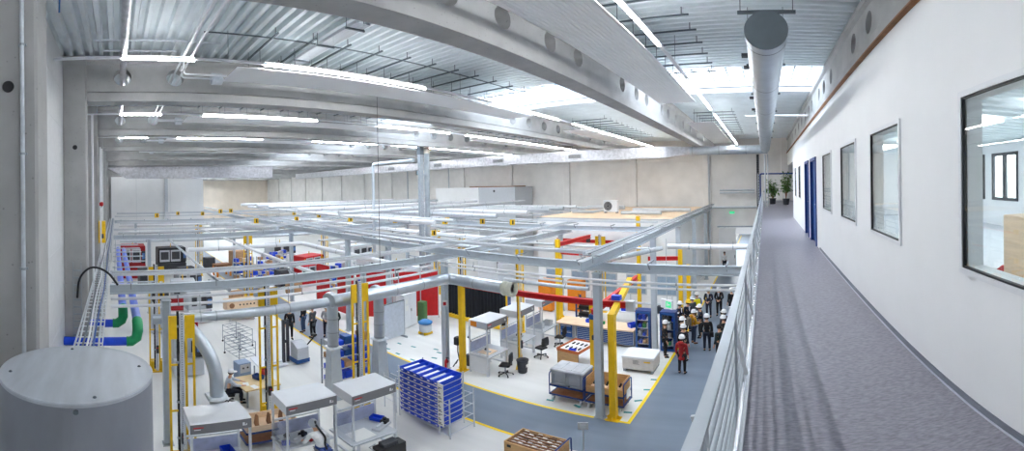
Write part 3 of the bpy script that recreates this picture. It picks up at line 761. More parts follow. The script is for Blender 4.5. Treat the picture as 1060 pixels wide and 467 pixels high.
m.v = [(z,x,y) for x,y,z in m.v]; part('fan_housing', m, mat('beige_plastic', c8(205,205,190), .5), t)
m = MB(); m.cyl((.27,0,0),(.3,0,0),.19,20); part('fan_grille', m, DSTEEL, t)
for i, z in enumerate((4.96,4.8)):
    pipe('air_pipe', [(-11.3,11.1+.07*i,z),(-.7,11.1+.07*i,z)], .035, WHITEP, ['upper','lower'][i]+' of two thin white pipes in front of the beam over the aisle corner', 'thin pipes over the aisle corner')
pipe('media_pipe', [(-8.0,10.85,4.72),(-5.0,10.85,4.72)], .06, GALV, 'short grey pipe below the beam left of the aisle corner post')
pipe('cross_pipe', [(-4.3,17.75,5.0),(-.45,17.75,5.0)], .12, WHITEP, 'thick white pipe crossing above the visitors to the walkway', rings=1.2)
pipe('elbow_pipe', [(-5.9,14.2,4.95),(-4.45,17.2,5.0)], .1, GALV, 'grey slanting pipe left of the thick white pipe above the visitors')
pipe('corner_duct', [(-25.4,4.4,4.15),(-25.4,12.2,4.15),(-13.6,12.2,4.15)], .14, WHITEP, 'white pipe bending round the second junction of trays', bend=.35, n=14, rings=2.4)
pipe('grey_duct', [(-33,7.6,5.05),(-33,9.0,5.05),(-26.9,11.0,5.05)], .22, GALV, 'fat grey pipe bending behind the second steel beam', bend=.6, n=16)
for i, (x, z, y0, y1, r) in enumerate([(-20.5,4.42,12.5,33,.06),(-22.3,4.4,12.6,33,.09),(-24.2,4.42,12.8,33,.06),(-28.6,4.42,.2,33,.1),(-30.2,4.42,.2,33,.08),(-34.8,4.4,.1,33,.12),(-37.1,4.42,10,33,.09),(-42.2,4.4,.2,33,.12),(-44.2,4.4,.3,33,.12)]):
    pipe('service_pipe', [(x,y0,z),(x,y1,z)], r, [GALV,WHITEP,LGREY][i % 3], 'service pipe running crosswise in the hall depth, %s counted from the camera' % ORD[i], 'crosswise service pipes', n=8)
for i, (y, z, x0, x1, r) in enumerate([(14.3,4.68,-12.2,-40,.07),(16.2,4.68,-12.2,-46,.1),(18.95,4.68,-5.4,-30,.06),(19.7,4.68,-12.2,-44,.1),(23.1,4.68,-15.2,-48,.1),(25.4,4.68,-15.2,-48,.09),(28.2,4.68,-15.2,-48,.11),(30.2,4.68,-15.2,-48,.08),(3.4,4.68,-12.3,-30,.06),(7.0,4.68,-13.2,-36,.08)]):
    pipe('service_pipe', [(x0,y,z),(x1,y,z)], r, [WHITEP,GALV,LGREY][i % 3], 'service pipe running away down the hall, %s in order from the first workstation row' % ORD[i], 'lengthwise service pipes', n=8)
# small hanging yellow signs
sp = [(-38.9,8.2,5.75),(-40.3,6.0,5.75),(-33.5,8.6,6.2),(-36,10.2,6.1),(-34.5,15.8,5.75),(-30.8,16.4,5.7),(-29.5,13.7,5.6),(-26.8,9.4,5.8),(-24.6,15.6,5.75),(-22.8,18.2,5.6),(-20.6,21.2,5.55),(-17.0,17.3,5.9),(-17.2,21,5.6),(-19.2,18.5,4.95),(-15,21.3,5.6),(-33,3.2,6.0)]
for i, (x, y, z) in enumerate(sp):
    t = thing('hanging_sign', 'small yellow and black marker sign on the trays, %s counting from the left' % ORD[[0,1,15,2,3,4,5,6,7,8,9,10,11,12,13,14].index(i)], 'sign', (x,y,z), math.atan2(y,x)+PI, 'yellow tray signs')
    m = MB(); m.box(-.01,-.16,-.24,.01,.16,.1); part('sign_plate', m, YEL, t)
    m = MB(); m.box(-.014,-.02,-.2,.014,.08,.05); part('sign_symbol', m, BLACK, t)
# left wall details
for i, (y, z0) in enumerate(((.15,4.25),(.52,4.2))):
    p = [(-26,y,z0),(-12.3-(-1.0 if i else 0)*1.0-.0,y,z0)]
    o = pipe('water_pipe', [(-26,y-.1,z0),([-12.4,-11.2][i],y,z0)], .125, PIPEB, ['farther','nearer'][i]+' of two lilac blue water pipes on the left, ending in a green elbow', 'blue water pipes', n=16, hang=False)
    xe = [-12.4,-11.2][i]
    m = MB(); d_ = .42+.1*i; m.tube([(xe,y,z0),(xe+.2,y,z0-.02),(xe+.27,y,z0-.2),(xe+.27,y-.04,z0-d_+.1),(xe+.27,y-.18,z0-d_),(xe+.27,y-.3,z0-d_)], .145, 14); part('green_elbow', m, GREEN, o, True)
    m = MB(); m.cyl((xe+.27,y-.28,z0-d_),(xe+.27,-1.43,z0-d_),.125,14); part('blue_branch', m, BIN, o, True)
t = thing('cable_riser', 'perforated steel cable riser on the second concrete column with a black hose loop', 'cable riser', (-11.19,-1.09,0))
m = MB(); m.box(0,-.12,.3,.03,-.1,5.9); m.box(0,.1,.3,.03,.12,5.9)
for i in range(26): m.box(.005,-.1,.4+i*.21,.02,.1,.44+i*.21)
part('riser_ladder', m, GALVD, t)
m = MB(); m.tube([(.06,.0,4.9),(.1,.05,5.5),(.2,.4,5.85),(.35,.85,5.7),(.45,1.1,5.35)], .03, 8, bend=.25); part('hose_loop', m, BLACK, t)
t = thing('yellow_box', 'yellow switch box on the left concrete column above the tray', 'switch box', (-18.45,-.80,5.6))
m = MB(); m.cbox(0,0,0,.45,.3,.95); part('box_body', m, YEL, t)
m = MB(); m.box(.451,.08,.2,.46,.22,.4); part('switch', m, DARK, t)
t = thing('fire_alarm', 'small red alarm horn on the white riser pipe by the left columns', 'alarm', (-18.0,-.665,7.2))
m = MB(); m.lathe([(.03,0),(.09,.05),(.09,.16),(.05,.2)], 12); part('alarm_body', m, RED, t)
m = MB(); m.box(-.04,-.03,-.06,.04,.03,0); part('alarm_bracket', m, LGREY, t)
# ---------------------------------------------------------------- yellow service towers
def tower():
    t = thing('service_tower', 'x', 'service tower', (0,0,0), 0, 'yellow service towers')
    for x in (-.29,.1,.29):
        m = MB(); m.box(x-.028,-.028,.02,x+.028,.028,4.72); part('upright', m, YEL, t)
    for i, z in enumerate((.55,1.95,3.35)):
        for a, b in ((-.262,-.11),(.128,.262)):
            m = MB(); m.box(a,-.02,z,b,.02,z+.05); part('rung', m, YEL, t)
    for a, b in ((-.262,-.12),(.128,.262)):
        m = MB(); m.box(a,-.02,4.1,b,.02,4.72); part('head_plate', m, YEL, t)
    m = MB(); m.box(-.05,-.04,.02,.05,.04,4.8)
    m.slot(1)
    for i in range(70): m.box(-.014,-.041,.2+i*.066,.014,-.038,.226+i*.066)
    part('perforated_channel', m, [ALU, DSTEEL], t)
    m = MB(); pr = []
    for i in range(30): pr += [(.03,.1+i*.16),(.033,.18+i*.16)]
    m.lathe(pr, 10, (-.09,.05,0)); part('energy_hose', m, BLACK, t)
    for z in (1.0,2.2,3.4,4.4):
        m = MB(); m.cyl((-.09,.05,z),(-.09,.05,z+.06),.05,10); m.box(-.09,-.0,z,-.03,.05,z+.05); part('hose_clamp', m, GALVD, t)
    m = MB(); m.cbox(-.34,-.16,0,.36,.16,.03); part('base_plate', m, YEL, t)
    for a in (-.262,.13):
        m = MB(); m.cbox(a,-.06,.031,a+.13,.09,.5); part('foot_guard', m, YEL, t)
    m = MB(); m.cbox(-.05,-.12,.9,.06,-.045,1.25); part('socket_box', m, DARK, t)
    m = MB(); m.cyl((.0,-.13,1.15),(.0,-.12,1.15),.03,12); part('red_switch', m, RED, t)
    return t
tw0 = tower()
TW = [(-9.85,1.52,PI/2,'nearest yellow service tower, beside the first hooded workbench'),
 (-12.0,4.55,PI/2,'yellow service tower between the nearest tower and the silver extract duct, by the seated worker'),
 (-11.0,7.28,PI/2,'yellow service tower in front of two silver duct bends, behind the third hooded bench'),
 (-9.45,13.78,PI/2+.5,'yellow service tower with a bin at its foot, between two hooded workbenches'),
 (-16.8,1.58,PI/2,'yellow service tower behind the green pipe elbows on the left'),
 (-37,7.4,PI/2,'yellow service tower by the orange edged table, far left'),
 (-9.6,22.6,0,'yellow service tower in front of the white hall office'),
 (-11.85,17.4,PI/2,'yellow service tower rising behind the aisle corner tray junction'),
 (-16.4,18.05,PI/2,'yellow service tower right of the thick spiral riser'),
 (-21.1,20.6,PI/2,'distant yellow service tower left of the tall risers'),
 (-27.5,9.0,PI/2,'yellow service tower behind the white corner pipe'),
 (-31,17.0,PI/2,'distant yellow service tower in mid hall near the red boxes')]
for i, (x, y, r, lb) in enumerate(TW):
    if i == 0: tw0.location = (x,y,0); tw0.rotation_euler = (0,0,r); tw0['label'] = lb
    else: dup(tw0, (x,y,0), r, lb)
# vertical extract ducts by the third tower and the first workbench
def drop(x, y, zt, lab, side, zb=2.2):
    t = thing('extract_drop', lab, 'duct', (x,y,0), 0, 'extract ducts dropping to the machines')
    m = MB(); m.tube([(side[0],side[1],zt),(side[0]*.35,side[1]*.35,zt),(0,0,zt-.35),(0,0,zb)], .19, 18, bend=.3); part('drop_pipe', m, DUCT, t)
    for z in (zb+.05, zb+.55, zb+1.05):
        m = MB(); m.cyl((0,0,z),(0,0,z+.03),.2,18,caps=False); part('clamp_band', m, GALVD, t)
    m = MB(); m.cbox(-.26,-.26,zb-.05,.26,.26,zb,.04); part('flange', m, GALV, t)
    m = MB()
    a, b = .17, .25
    v = [(-a,-a,zb-.05),(a,-a,zb-.05),(a,a,zb-.05),(-a,a,zb-.05),(-b,-b,.02),(b,-b,.02),(b,b,.02),(-b,b,.02)]
    m.add(v, [(0,1,2,3),(7,6,5,4),(0,4,5,1),(1,5,6,2),(2,6,7,3),(3,7,4,0)]); part('tapered_hood', m, STEEL, t)
    return t
drop(-12.2,6.95,4.14,'silver extract duct bending down left of the third yellow tower',(.36,-.36))
drop(-12.0,8.75,4.14,'silver extract duct bending down right of the third yellow tower',(.14,-.3))
t = thing('extract_drop', 'silver extract duct curving down to the nearest hooded workbench', 'duct', (-9.5,2.3,2.12), 0, 'extract ducts dropping to the machines')
m = MB(); m.tube([(-1.72,-.5,2.0),(-.6,-.4,2.0),(-.25,-.1,1.5),(-.1,0,1.0),(-.1,0,.35)], .17, 18, bend=.35); part('drop_pipe', m, DUCT, t)
m = MB(); m.cbox(-.36,-.26,.33,.16,.26,.37,.04); part('flange', m, GALV, t)
m = MB(); m.lathe([(.14,0),(.15,.01),(.19,.2),(.19,.34)], 16, (-.1,0,0)); part('sock', m, LGREY, t)
# ---------------------------------------------------------------- jib cranes
def pillar(x, y, h, label):
    t = thing('crane_pillar', label, 'crane', (x,y,0), 0, 'yellow crane pillars')
    m = MB(); m.box(-.1,-.1,.02,.1,.1,h); part('pillar', m, YEL, t)
    m = MB(); m.prism([(-.2,-.2),(.2,-.2),(.2,.2),(-.2,.2)], 'z', 0, .02)
    for a in range(4):
        c, s_ = math.cos(a*PI/2), math.sin(a*PI/2); m.bar((c*.1,s_*.1,.14),(c*.19,s_*.19,.03),.015,.12)
    part('foot', m, YEL, t)
    return t
def boom(t, a, b, col=RED):
    L = Vector(t.location); m = MB(); a, b = Vector(a)-L, Vector(b)-L; d = (b-a).normalized(); s = d.cross(Vector((0,0,1))).normalized()*.07
    for zz in (.09,-.09): m.bar(a+Vector((0,0,zz)), b+Vector((0,0,zz)), .15, .025)
    m.bar(a, b, .05, .16); o = part('boom', m, col, t); return o
t = pillar(-11.1,12.15,4.15,'yellow crane pillar right of the fire extinguisher carrying the long red boom')
boom(t, (-10.98,12.2,3.86), (-4.45,12.45,3.82))
m = MB(); m.bar((0,0,3.95),(1.3,.05,4.05),.08,.14); part('strut', m, YEL, t)
m = MB(); m.cbox(6.68,.22,3.62,6.95,.42,3.98); part('boom_end', m, LGREY, t); m = MB(); m.cbox(6.2,.2,3.98,6.5,.4,4.14); part('hoist_trolley', m, BIN, t)
t = pillar(-4.5,11.36,3.85,'yellow crane pillar with a bent top at the aisle corner')
m = MB(); m.bar((0,-.06,3.75),(-.75,3.9,4.0),.19,.2); part('bent_arm', m, YEL, t)
boom(t, (-5.25,11.62,3.72), (-5.4,16.6,3.78))
m = MB(); m.cbox(-.85,.2,3.5,-.65,.5,3.66); part('hoist_trolley', m, BLUEP, t)
m = MB(); m.cyl((-.75,.35,3.5),(-.75,.35,2.9),.008,6); m.box(-.8,.3,2.75,-.7,.4,2.9); part('hoist_chain', m, DARK, t)
for x, y, h, a, b, lb in [(-11.35,20.75,4.15,(-11.25,20.75,3.95),(-7.9,20.5,3.95),'yellow crane pillar with a red boom left in front of the white hall office'),
  (-4.35,20.6,4.4,(-4.45,20.5,3.95),(-5.95,20.2,3.95),'yellow crane pillar with a short red boom beyond the visitors'),
  (-9.95,18.0,5.1,(-9.9,18.1,4.85),(-9.75,21.5,4.85),'yellow crane pillar with a red boom pointing at the white hall office'),
  (-7.4,23.2,5.9,(-7.5,23.15,4.3),(-12.9,23.3,4.3),'tallest yellow crane pillar standing right against the white hall office')]:
    t = pillar(x, y, h, lb); boom(t, a, b)
    m = MB(); d = Vector((b[0]-a[0],b[1]-a[1],0)).normalized(); e = Vector(b)-Vector(t.location)-d*.25
    m.box(e.x-.09,e.y-.09,e.z-.32,e.x+.09,e.y+.09,e.z-.11); part('hoist_trolley', m, DARK, t)
pillar(-4.15,21.7,3.4,'plain short yellow pillar beyond the visitors beside the white pipe')
pillar(-6.3,14.0,3.2,'plain yellow pillar behind the white chest workbench area')
# ---------------------------------------------------------------- rooms inside the hall
t = thing('hall_office', 'white flat roofed office built inside the hall with a pale wooden roof', 'office', (-9.98,30.3,0))
m = MB(); m.box(-4.8,-6.3,0,4.75,6.2,5.6); part('office_wall', m, BOXW, t)
m = MB(); m.box(-4.85,-6.35,5.6,4.8,6.25,5.66); part('roof_edge', m, LGREY, t)
m = MB(); m.box(-4.7,-6.2,5.66,4.65,6.2,5.69); part('roof_boards', m, WOODL, t)
for k in range(5):
    m = MB(); m.box(-4.2+k*1.9,-6.33,.9,-2.9+k*1.9,-6.3,2.2); f = part('window', m, LGREY, t); m = MB(); m.box(-4.12+k*1.9,-6.345,.98,-2.98+k*1.9,-6.331,2.12); part('pane', m, mat('pane_office', c8(150,170,190), .15), f)
t = thing('air_conditioner', 'white air conditioning unit standing on the wooden roof of the hall office', 'air conditioner', (-11.2,28.6,5.69))
m = MB(); m.cbox(-.55,-.2,.08,.55,.2,.95,.03); part('casing', m, WHITEP, t)
m = MB(); m.cyl((-.18,-.2,.52),(-.18,-.215,.52),.33,24); f = part('fan_opening', m, DARK, t)
m = MB()
for r in (.1,.18,.26,.33):
    n = 24; m.tube([(-.18+r*math.cos(2*PI*i/n),-.222,.52+r*math.sin(2*PI*i/n)) for i in range(n+1)], .008, 5)
part('fan_guard', m, LGREY, f)
for a in (-.5,.4): m = MB(); m.box(a,-.15,0,a+.1,.15,.08); part('support_foot', m, DARK, t)
def roofduct(pts, r, lb): pipe('roof_duct', pts, r, LGREY, lb, 'pipes on the hall office roof', hang=False)
roofduct([(-14.2,31,5.95),(-11.0,31,5.95)], .16, 'grey pipe lying on the hall office roof left of the air conditioner')
roofduct([(-9.8,29.5,5.86),(-5.4,29.5,5.86)], .14, 'grey pipe lying on the hall office roof right of the air conditioner')
roofduct([(-9.9,27.2,5.82),(-7.0,27.2,5.82)], .12, 'white pipe nearest the roof edge of the hall office')
roofduct([(-13.8,27.4,5.84),(-12.2,27.4,5.84),(-12.2,31,5.84)], .1, 'thin bent pipe on the hall office roof corner')
t = thing('storage_cabin', 'large white windowless cabin against the far wall, flat top with timber on it', 'cabin', (-28.7,35,0))
m = MB(); m.box(-5.5,-1.6,0,.9,1.7,7.75); part('front_panel', m, BOXW, t)
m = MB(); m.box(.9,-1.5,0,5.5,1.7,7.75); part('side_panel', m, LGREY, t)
m = MB(); m.box(-.9,-1.0,7.75,5.0,1.2,7.86); part('roof_timber', m, BROWN, t)
m = MB(); m.cyl((2.9,-1.52,7.35),(2.9,-1.5,7.35),.12,12); part('round_vent', m, DARK, t)
t = thing('panel_room', 'big white panelled room at the far left end of the hall below the foil duct', 'room', (-49,4.4,0))
m = MB(); m.box(-6,-5,0,3,5.4,9.55); part('room_wall', m, BOXW, t)
for y in (-2.2,1.6):
    m = MB(); m.box(3.0,y-.01,3,3.012,y+.01,9.5); part('panel_joint', m, LGREY, t)
m = MB(); m.box(3.0,.95,4,3.35,1.3,9.55); part('edge_profile', m, GALV, t)
m = MB(); m.box(3.05,1.0,4,3.4,1.5,5.6); part('post_guard', m, WHITEP, t)
for i, (y, x1, r) in enumerate([(15.2,-46,.13),(16.7,-44,.1),(20.6,-46,.15),(24.2,-47,.16),(27.2,-47,.12),(29.5,-47,.16),(31.8,-46,.12)]):
    pipe('raised_pipe', [(-15.7,y,5.95),(x1,y,5.95)], r, [WHITEP,LGREY,GALV][i % 3], 'raised lengthwise pipe above the trays in mid hall, %s from the near side' % ORD[i], 'raised lengthwise pipes', n=10, rings=4)
for i, (x, r) in enumerate([(-21.5,.12),(-27.4,.15),(-33.2,.13),(-36.3,.16),(-41.2,.14)]):
    pipe('raised_pipe', [(x,12.8,6.37),(x,32.6,6.37)], r, [LGREY,WHITEP,GALV][i % 3], 'raised crosswise pipe above the trays in mid hall, %s from the camera' % ORD[i], 'raised crosswise pipes', n=10, rings=4)

# ================================================================ workstations and goods on the floor
def legs(t, pts, h, r, m_, name='leg', z0=0):
    for x, y in pts:
        m = MB(); m.box(x-r,y-r,z0,x+r,y+r,h); part(name, m, m_, t)
def hood_bench(loc, label, tx=.5, closed=False, w=.66, yoff=0., logo=True, dep=.44):
    t = thing('hooded_workbench', label, 'workbench', loc, 0, 'hooded workbenches')
    m = MB(); m.prism([(-dep-.02,2.1),(dep+.02,2.1),(dep+.02,2.38),(dep-.02,2.4),(-dep,2.4),(-dep-.02,2.38)], 'y', -w, w)
    m.box(-.3,-w+.1,2.08,.3,w-.1,2.1)
    h = part('hood', m, HOODM, t)
    m = MB(); m.box(dep+.021,-w,2.11,dep+.03,w,2.38); part('hood_front', m, GREYP, h)
    if logo:
        m = MB(); m.box(dep+.031,-w+.06,2.27,dep+.034,-w+.28,2.3); part('red_mark', m, RED, h)
        m = MB(); m.box(dep+.031,-w+.08,2.22,dep+.034,-w+.22,2.24); part('white_mark', m, WHITEP, h)
        m = MB(); m.box(dep+.031,w-.2,2.2,dep+.034,w-.15,2.29); m.box(dep+.031,w-.2,2.2,dep+.034,w-.1,2.22); m.box(dep+.031,w-.12,2.2,dep+.034,w-.1,2.26); part('switch_mark', m, WHITEP, h)
    for x, y in ((-dep,-w+.03),(dep,-w+.03),(-dep,w-.03),(dep,w-.03)):
        m = MB(); m.box(x-.025,y-.025,.03,x+.025,y+.025,2.1); m.box(x-.05,y-.05,0,x+.05,y+.05,.03); part('leg', m, ALU, t)
    m = MB(); m.box(-.46,-w+yoff,.84,tx,w+yoff,.879); part('table_top', m, LGREY, t)
    m = MB(); m.box(tx,-w+yoff,.82,tx+.03,w+yoff,.882); m.box(-.46,-w+yoff-.03,.82,tx,-w+yoff,.882); part('table_edge', m, ALU, t)
    m = MB(); m.box(-.46,-w,.9,-.44,w,1.35); part('back_panel', m, mat('lilac_panel', c8(176,184,214), .5), t)
    m = MB(); m.box(-.44,-w+.05,1.45,-.38,w-.05,1.5); part('tool_rail', m, ALU, t)
    for y in (-w+.1,w-.1):
        m = MB(); m.box(-.4,y-.03,.2,tx-.04,y+.03,.26); m.box(tx-.09,y-.03,.03,tx-.03,y+.03,.82); part('side_frame', m, ALU, t)
    if closed:
        m = MB(); m.box(-.42,-w-.005,.1,dep-.03,-w+.005,.95); part('side_panel', m, WHITEP, t)
        m = MB(); m.box(-.42,-w-.003,1.0,dep-.03,-w+.003,1.2); part('clear_panel', m, CLEAR, t)
    else:
        m = MB(); m.box(-.44,-w-.004,.95,dep-.03,-w+.004,1.7); part('clear_panel', m, CLEAR, t)
    return t
hood_bench((-8.86,2.1,0), 'hooded grey workbench with a blue box, beside the nearest yellow tower', tx=.55)
hood_bench((-9.08,4.32,0), 'hooded grey workbench where the worker in white leans in', tx=.24)
hood_bench((-8.8,5.9,0), 'hooded grey workbench with an empty white sheet, right of the worker in white', tx=.6, yoff=-.1)
hood_bench((-10.35,12.88,0), 'hooded workbench with white side panel beside the black curtain', closed=True, tx=.5)
hood_bench((-10.25,14.8,0), 'hooded workbench directly behind the tower with the grey bin', closed=True, tx=.5)
hood_bench((-10.2,16.7,0), 'hooded workbench at the back of the row near the blue drawer bench', closed=True, tx=.5)
# things on the benches
def bin_mesh(L=.3, w=.2, h=.14):
    m = MB(); a, b = L/2, w/2; k = .012
    o = [(-a,-b,0),(a,-b,0),(a,b,0),(-a,b,0)]
    m.add([(-a*.92,-b*.92,0),(a*.92,-b*.92,0),(a*.92,b*.92,0),(-a*.92,b*.92,0),(-a,-b,h),(a,-b,h),(a,b,h),(-a,b,h),
           (-a+k,-b+k,h),(a-k,-b+k,h),(a-k,b-k,h),(-a+k,b-k,h),(-a*.92+k,-b*.92+k,.01),(a*.92-k,-b*.92+k,.01),(a*.92-k,b*.92-k,.01),(-a*.92+k,b*.92-k,.01)],
          [(3,2,1,0),(0,1,5,4),(1,2,6,5),(2,3,7,6),(3,0,4,7),(4,5,9,8),(5,6,10,9),(6,7,11,10),(7,4,8,11),(8,9,13,12),(9,10,14,13),(10,11,15,14),(11,8,12,15),(12,13,14,15)])
    return m
def small_bin(loc, rz, label, sz=(.36,.24,.16), m_=None): return one('storage_bin', bin_mesh(*sz), m_ or BIN, label, 'bin', loc, rz)
small_bin((-8.55,2.45,.883), .2, 'single blue plastic box on the workbench nearest the camera', (.5,.28,.16))
small_bin((-9.05,2.4,.883), .1, 'blue plastic box behind the single one on the nearest workbench', (.4,.26,.18))
def apparatus(loc, rz, label, s=1.):
    t = thing('assembly_part', label, 'machine part', loc, rz, 'parts being assembled')
    m = MB(); m.cbox(-.11*s,-.28*s,0,.11*s,.28*s,.07*s); part('tray', m, LGREY, t)
    m = MB(); m.cbox(-.08*s,.05*s,.07*s,.08*s,.24*s,.16*s); m.cyl((0,.14*s,.16*s),(0,.14*s,.22*s),.05*s,12); part('motor_block', m, BLACK, t)
    m = MB(); m.cyl((0,-.22*s,.1*s),(0,.05*s,.1*s),.03*s,10); part('shaft', m, ALU, t)
    return t
apparatus((-9.12,4.2,.883), .5, 'white and black part on the workbench of the worker in white')
apparatus((-9.3,3.85,.883), .3, 'small black part at the left end of the bench of the worker in white', .7)
apparatus((-8.6,6.28,.883), .4, 'black and grey part on the bench with the white sheet', 1.1)
apparatus((-8.7,1.75,.883), 1.2, 'black gripper part on the nearest workbench', .9)
small_bin((-9.28,3.95,.885+.0), 1.2, 'blue part box at the left end of the bench of the worker in white', (.2,.14,.1)).location = (-9.02,3.80,.883)
small_bin((-9.0,6.42,.883), .5, 'blue box beside the black and grey part on the bench with the white sheet', (.36,.24,.12))
one('red_tray', MB().cbox(-.1,-.06,0,.1,.06,.03), RED, 'small red tray in front of the worker in white', 'tray', (-8.97,4.4,.883), .4)
one('paper_sheet', MB().box(-.26,-.3,0,.26,.3,.004), PAPER, 'white sheet lying on the bench right of the worker in white', 'paper', (-8.55,5.6,.883), .05)
one('work_mat', MB().cbox(-.28,-.3,0,.28,.3,.02), WOODL, 'pale work mat with tools on the curtain side hooded bench', 'mat', (-10.3,12.75,.883))
apparatus((-10.3,12.75,.906), 1.4, 'dark tool lying on the pale mat by the curtain', .6)
apparatus((-10.2,14.7,.883), .2, 'white machine part on the bench behind the tower with bin', 1.2)
for i, (x, y) in enumerate(((-10.1,16.4),(-10.0,17.0))): small_bin((x,y,.883), .1, ['white parts box at the near end of the rearmost hooded bench','white parts box at the far end of the rearmost hooded bench'][i], (.4,.3,.25), LGREY)
# black hose bundle/cart below third bench
t = thing('tool_trolley', 'black wheeled tool trolley under the bench with the white sheet', 'trolley', (-8.05,6.1,0))
m = MB(); m.cbox(-.16,-.4,.12,.16,.4,.62); part('trolley_body', m, BLACK, t)
for x in (-.12,.12):
    for y in (-.34,.34): m = MB(); m.cyl((x-.02,y,.06),(x+.02,y,.06),.06,12); part('wheel', m, RUBBER, t)
m = MB(); m.tube([(0,-.42,.5),(0,-.6,.75),(0,-.42,.8)], .02, 8); part('hose', m, LGREY, t)
m = MB(); m.cbox(-.12,-.25,.62,.12,.2,.74); part('motor', m, DARK, t)
# ---------------------------------------------------------------- rack of blue bins
RX0, RX1, RY0, RY1 = -9.95, -8.2, 7.95, 9.0
t = thing('bin_rack', 'open metal rack full of blue bins beside the blue aisle', 'rack', (-9.075,8.47,0))
for x in (-.875,.875,1.27):
    for y in (-.5,.5):
        m = MB(); m.cyl((x,y,.0),(x,y,1.98 if x < 1.2 else 1.5),.022,8); part('upright', m, ALU, t)
ROWS = 9; PZ = .195; Z0 = .24; CW = .2917
for r in range(ROWS):
    z = Z0+r*PZ-.022
    m = MB()
    for y in (-.48,.48): m.box(-.875,y-.012,z-.012,.875,y+.012,z+.012)
    for c in range(7): x = -.875+c*CW; m.box(x-.006,-.48,z-.008,x+.006,.48,z+.008)
    part('shelf_frame', m, ALU, t)
for z in (.12,.5,.9,1.3):
    for y0 in (-.5,.5):
        m = MB(); m.cyl((.875,y0,z),(1.27,y0,z),.014,6); part('ladder_bar', m, ALU, t)
    m = MB(); m.cyl((1.27,-.5,z+.06),(1.27,.5,z+.06),.014,6); part('ladder_bar', m, ALU, t)
m = MB(); m.box(.84,-.53,.4,1.06,-.51,1.95); m.slot(1)
for r in range(9):
    for q in range(2): m.box(.87,-.534,.47+r*.16+q*.05,1.01-.04*((r+q) % 3),-.531,.495+r*.16+q*.05)
part('label_board', m, [PAPER, DARK], t)
bm_ = bin_mesh(.94,.272,.145).mesh('storage_bin', BIN)
lm_ = MB().box(-.472,-.04,.05,-.468,.045,.095).mesh('bin_label', PAPER)
for r in range(ROWS):
    for c in range(6):
        o = link('storage_bin', bm_, None, (RX0+CW*(c+.5), 8.46, Z0-.008+r*PZ), PI/2)
        tag(o, 'blue bin with white label, %s from the empty rack end, %s row up' % (ORD[c], ORD[r]), 'bin', 'blue bins in the rack')
        l = link('bin_label', lm_, o)
random.seed(4)
for c in range(6):
    m = MB(); m.rbox((0,0,.02),(.18,.6,.03),.05*random.uniform(-1,1)); 
    one('packed_part', m, [PAPER,LGREY,PAPER,WHITEP,LGREY,PAPER][c], 'pale wrapped part lying in the %s bin of the topmost rack row' % ORD[c], 'packed part', (RX0+CW*(c+.5),8.42,Z0+8*PZ+.03), 0, 'parts in the top rack row')
t = thing('empty_rack', 'empty metal flow rack left of the rack of blue bins', 'rack', (-10.45,8.4,0))
for x in (-.3,.3):
    for y in (-.4,.4): m = MB(); m.cyl((x,y,0),(x,y,1.4),.02,8); part('upright', m, ALU, t)
for z in (.4,.7,1.0,1.3):
    m = MB()
    for y in (-.4,-.13,.13,.4): m.cyl((-.3,y,z),(.3,y,z),.014,6)
    part('shelf_rails', m, ALU, t)
# ---------------------------------------------------------------- trolleys and crates by the corner post
def castor(t, x, y, m_=WHITEP):
    m = MB(); m.cyl((x-.025,y,.09),(x+.025,y,.09),.09,16); w = part('wheel', m, m_, t)
    m = MB(); m.cyl((x-.03,y,.09),(x+.03,y,.09),.03,10); part('hub', m, DSTEEL, w)
    m = MB(); m.box(x-.05,y-.03,.17,x+.05,y+.03,.2); m.box(x-.045,y-.02,.09,x-.035,y+.02,.18); m.box(x+.035,y-.02,.09,x+.045,y+.02,.18); part('castor_fork', m, GALVD, t)
def trolley(loc, L, W, label, zs=(.25,.62), rz=0, handles=(1,1), boards=True):
    t = thing('blue_trolley', label, 'trolley', loc, rz, 'blue framed trolleys')
    for z in zs:
        m = MB(); a, b = L/2, W/2
        m.box(-a,-b,z,a,-b+.04,z+.05); m.box(-a,b-.04,z,a,b,z+.05); m.box(-a,-b,z,-a+.04,b,z+.05); m.box(a-.04,-b,z,a,b,z+.05); part('frame', m, NAVY, t)
        if boards: m = MB(); m.box(-a+.03,-b+.03,z+.02,a-.03,b-.03,z+.04); part('deck_board', m, BROWN if z < .4 else WOOD, t)
    for s, on in ((-1,handles[0]),(1,handles[1])):
        if on: m = MB(); m.tube([(s*L/2,-W/2+.03,zs[0]),(s*L/2,-W/2+.03,1.15),(s*L/2,W/2-.03,1.15),(s*L/2,W/2-.03,zs[0])], .02, 8, bend=.1); part('handle', m, NAVY, t)
    for x in (-L/2+.12,L/2-.12):
        for y in (-W/2+.08,W/2-.08): castor(t, x, y)
    return t
trolley((-6.32,12.2,0), 1.25, .85, 'blue trolley carrying the big grey plastic crate')
t = thing('plastic_crate', 'big grey plastic crate with a lid, on the blue trolley left of the corner post', 'crate', (-6.3,12.2,.68))
m = MB(); a, b, h = .58, .38, .6
m.box(-a,-b,0,a,b,h)
for i in range(2):
    for (x0,x1) in ((-.5+i*.52,-.02+i*.52),):
        m.box(x0,-b-.03,.04,x0+.04,-b,h-.03); m.box(x1-.04,-b-.03,.04,x1,-b,h-.03); m.box(x0,-b-.03,.04,x1,-b,.09); m.box(x0,-b-.03,h-.13,x1,-b,h-.03)
m.box(-a-.02,-b-.035,h-.05,a+.02,b+.035,h); part('crate_body', m, CRATE, t)
m = MB(); m.cbox(-a-.03,-b-.05,h,a+.03,b+.05,h+.06,.03)
for i in range(3): m.box(-a+.05+i*.37,-b+.05,h+.06,-a+.35+i*.37,b-.05,h+.075)
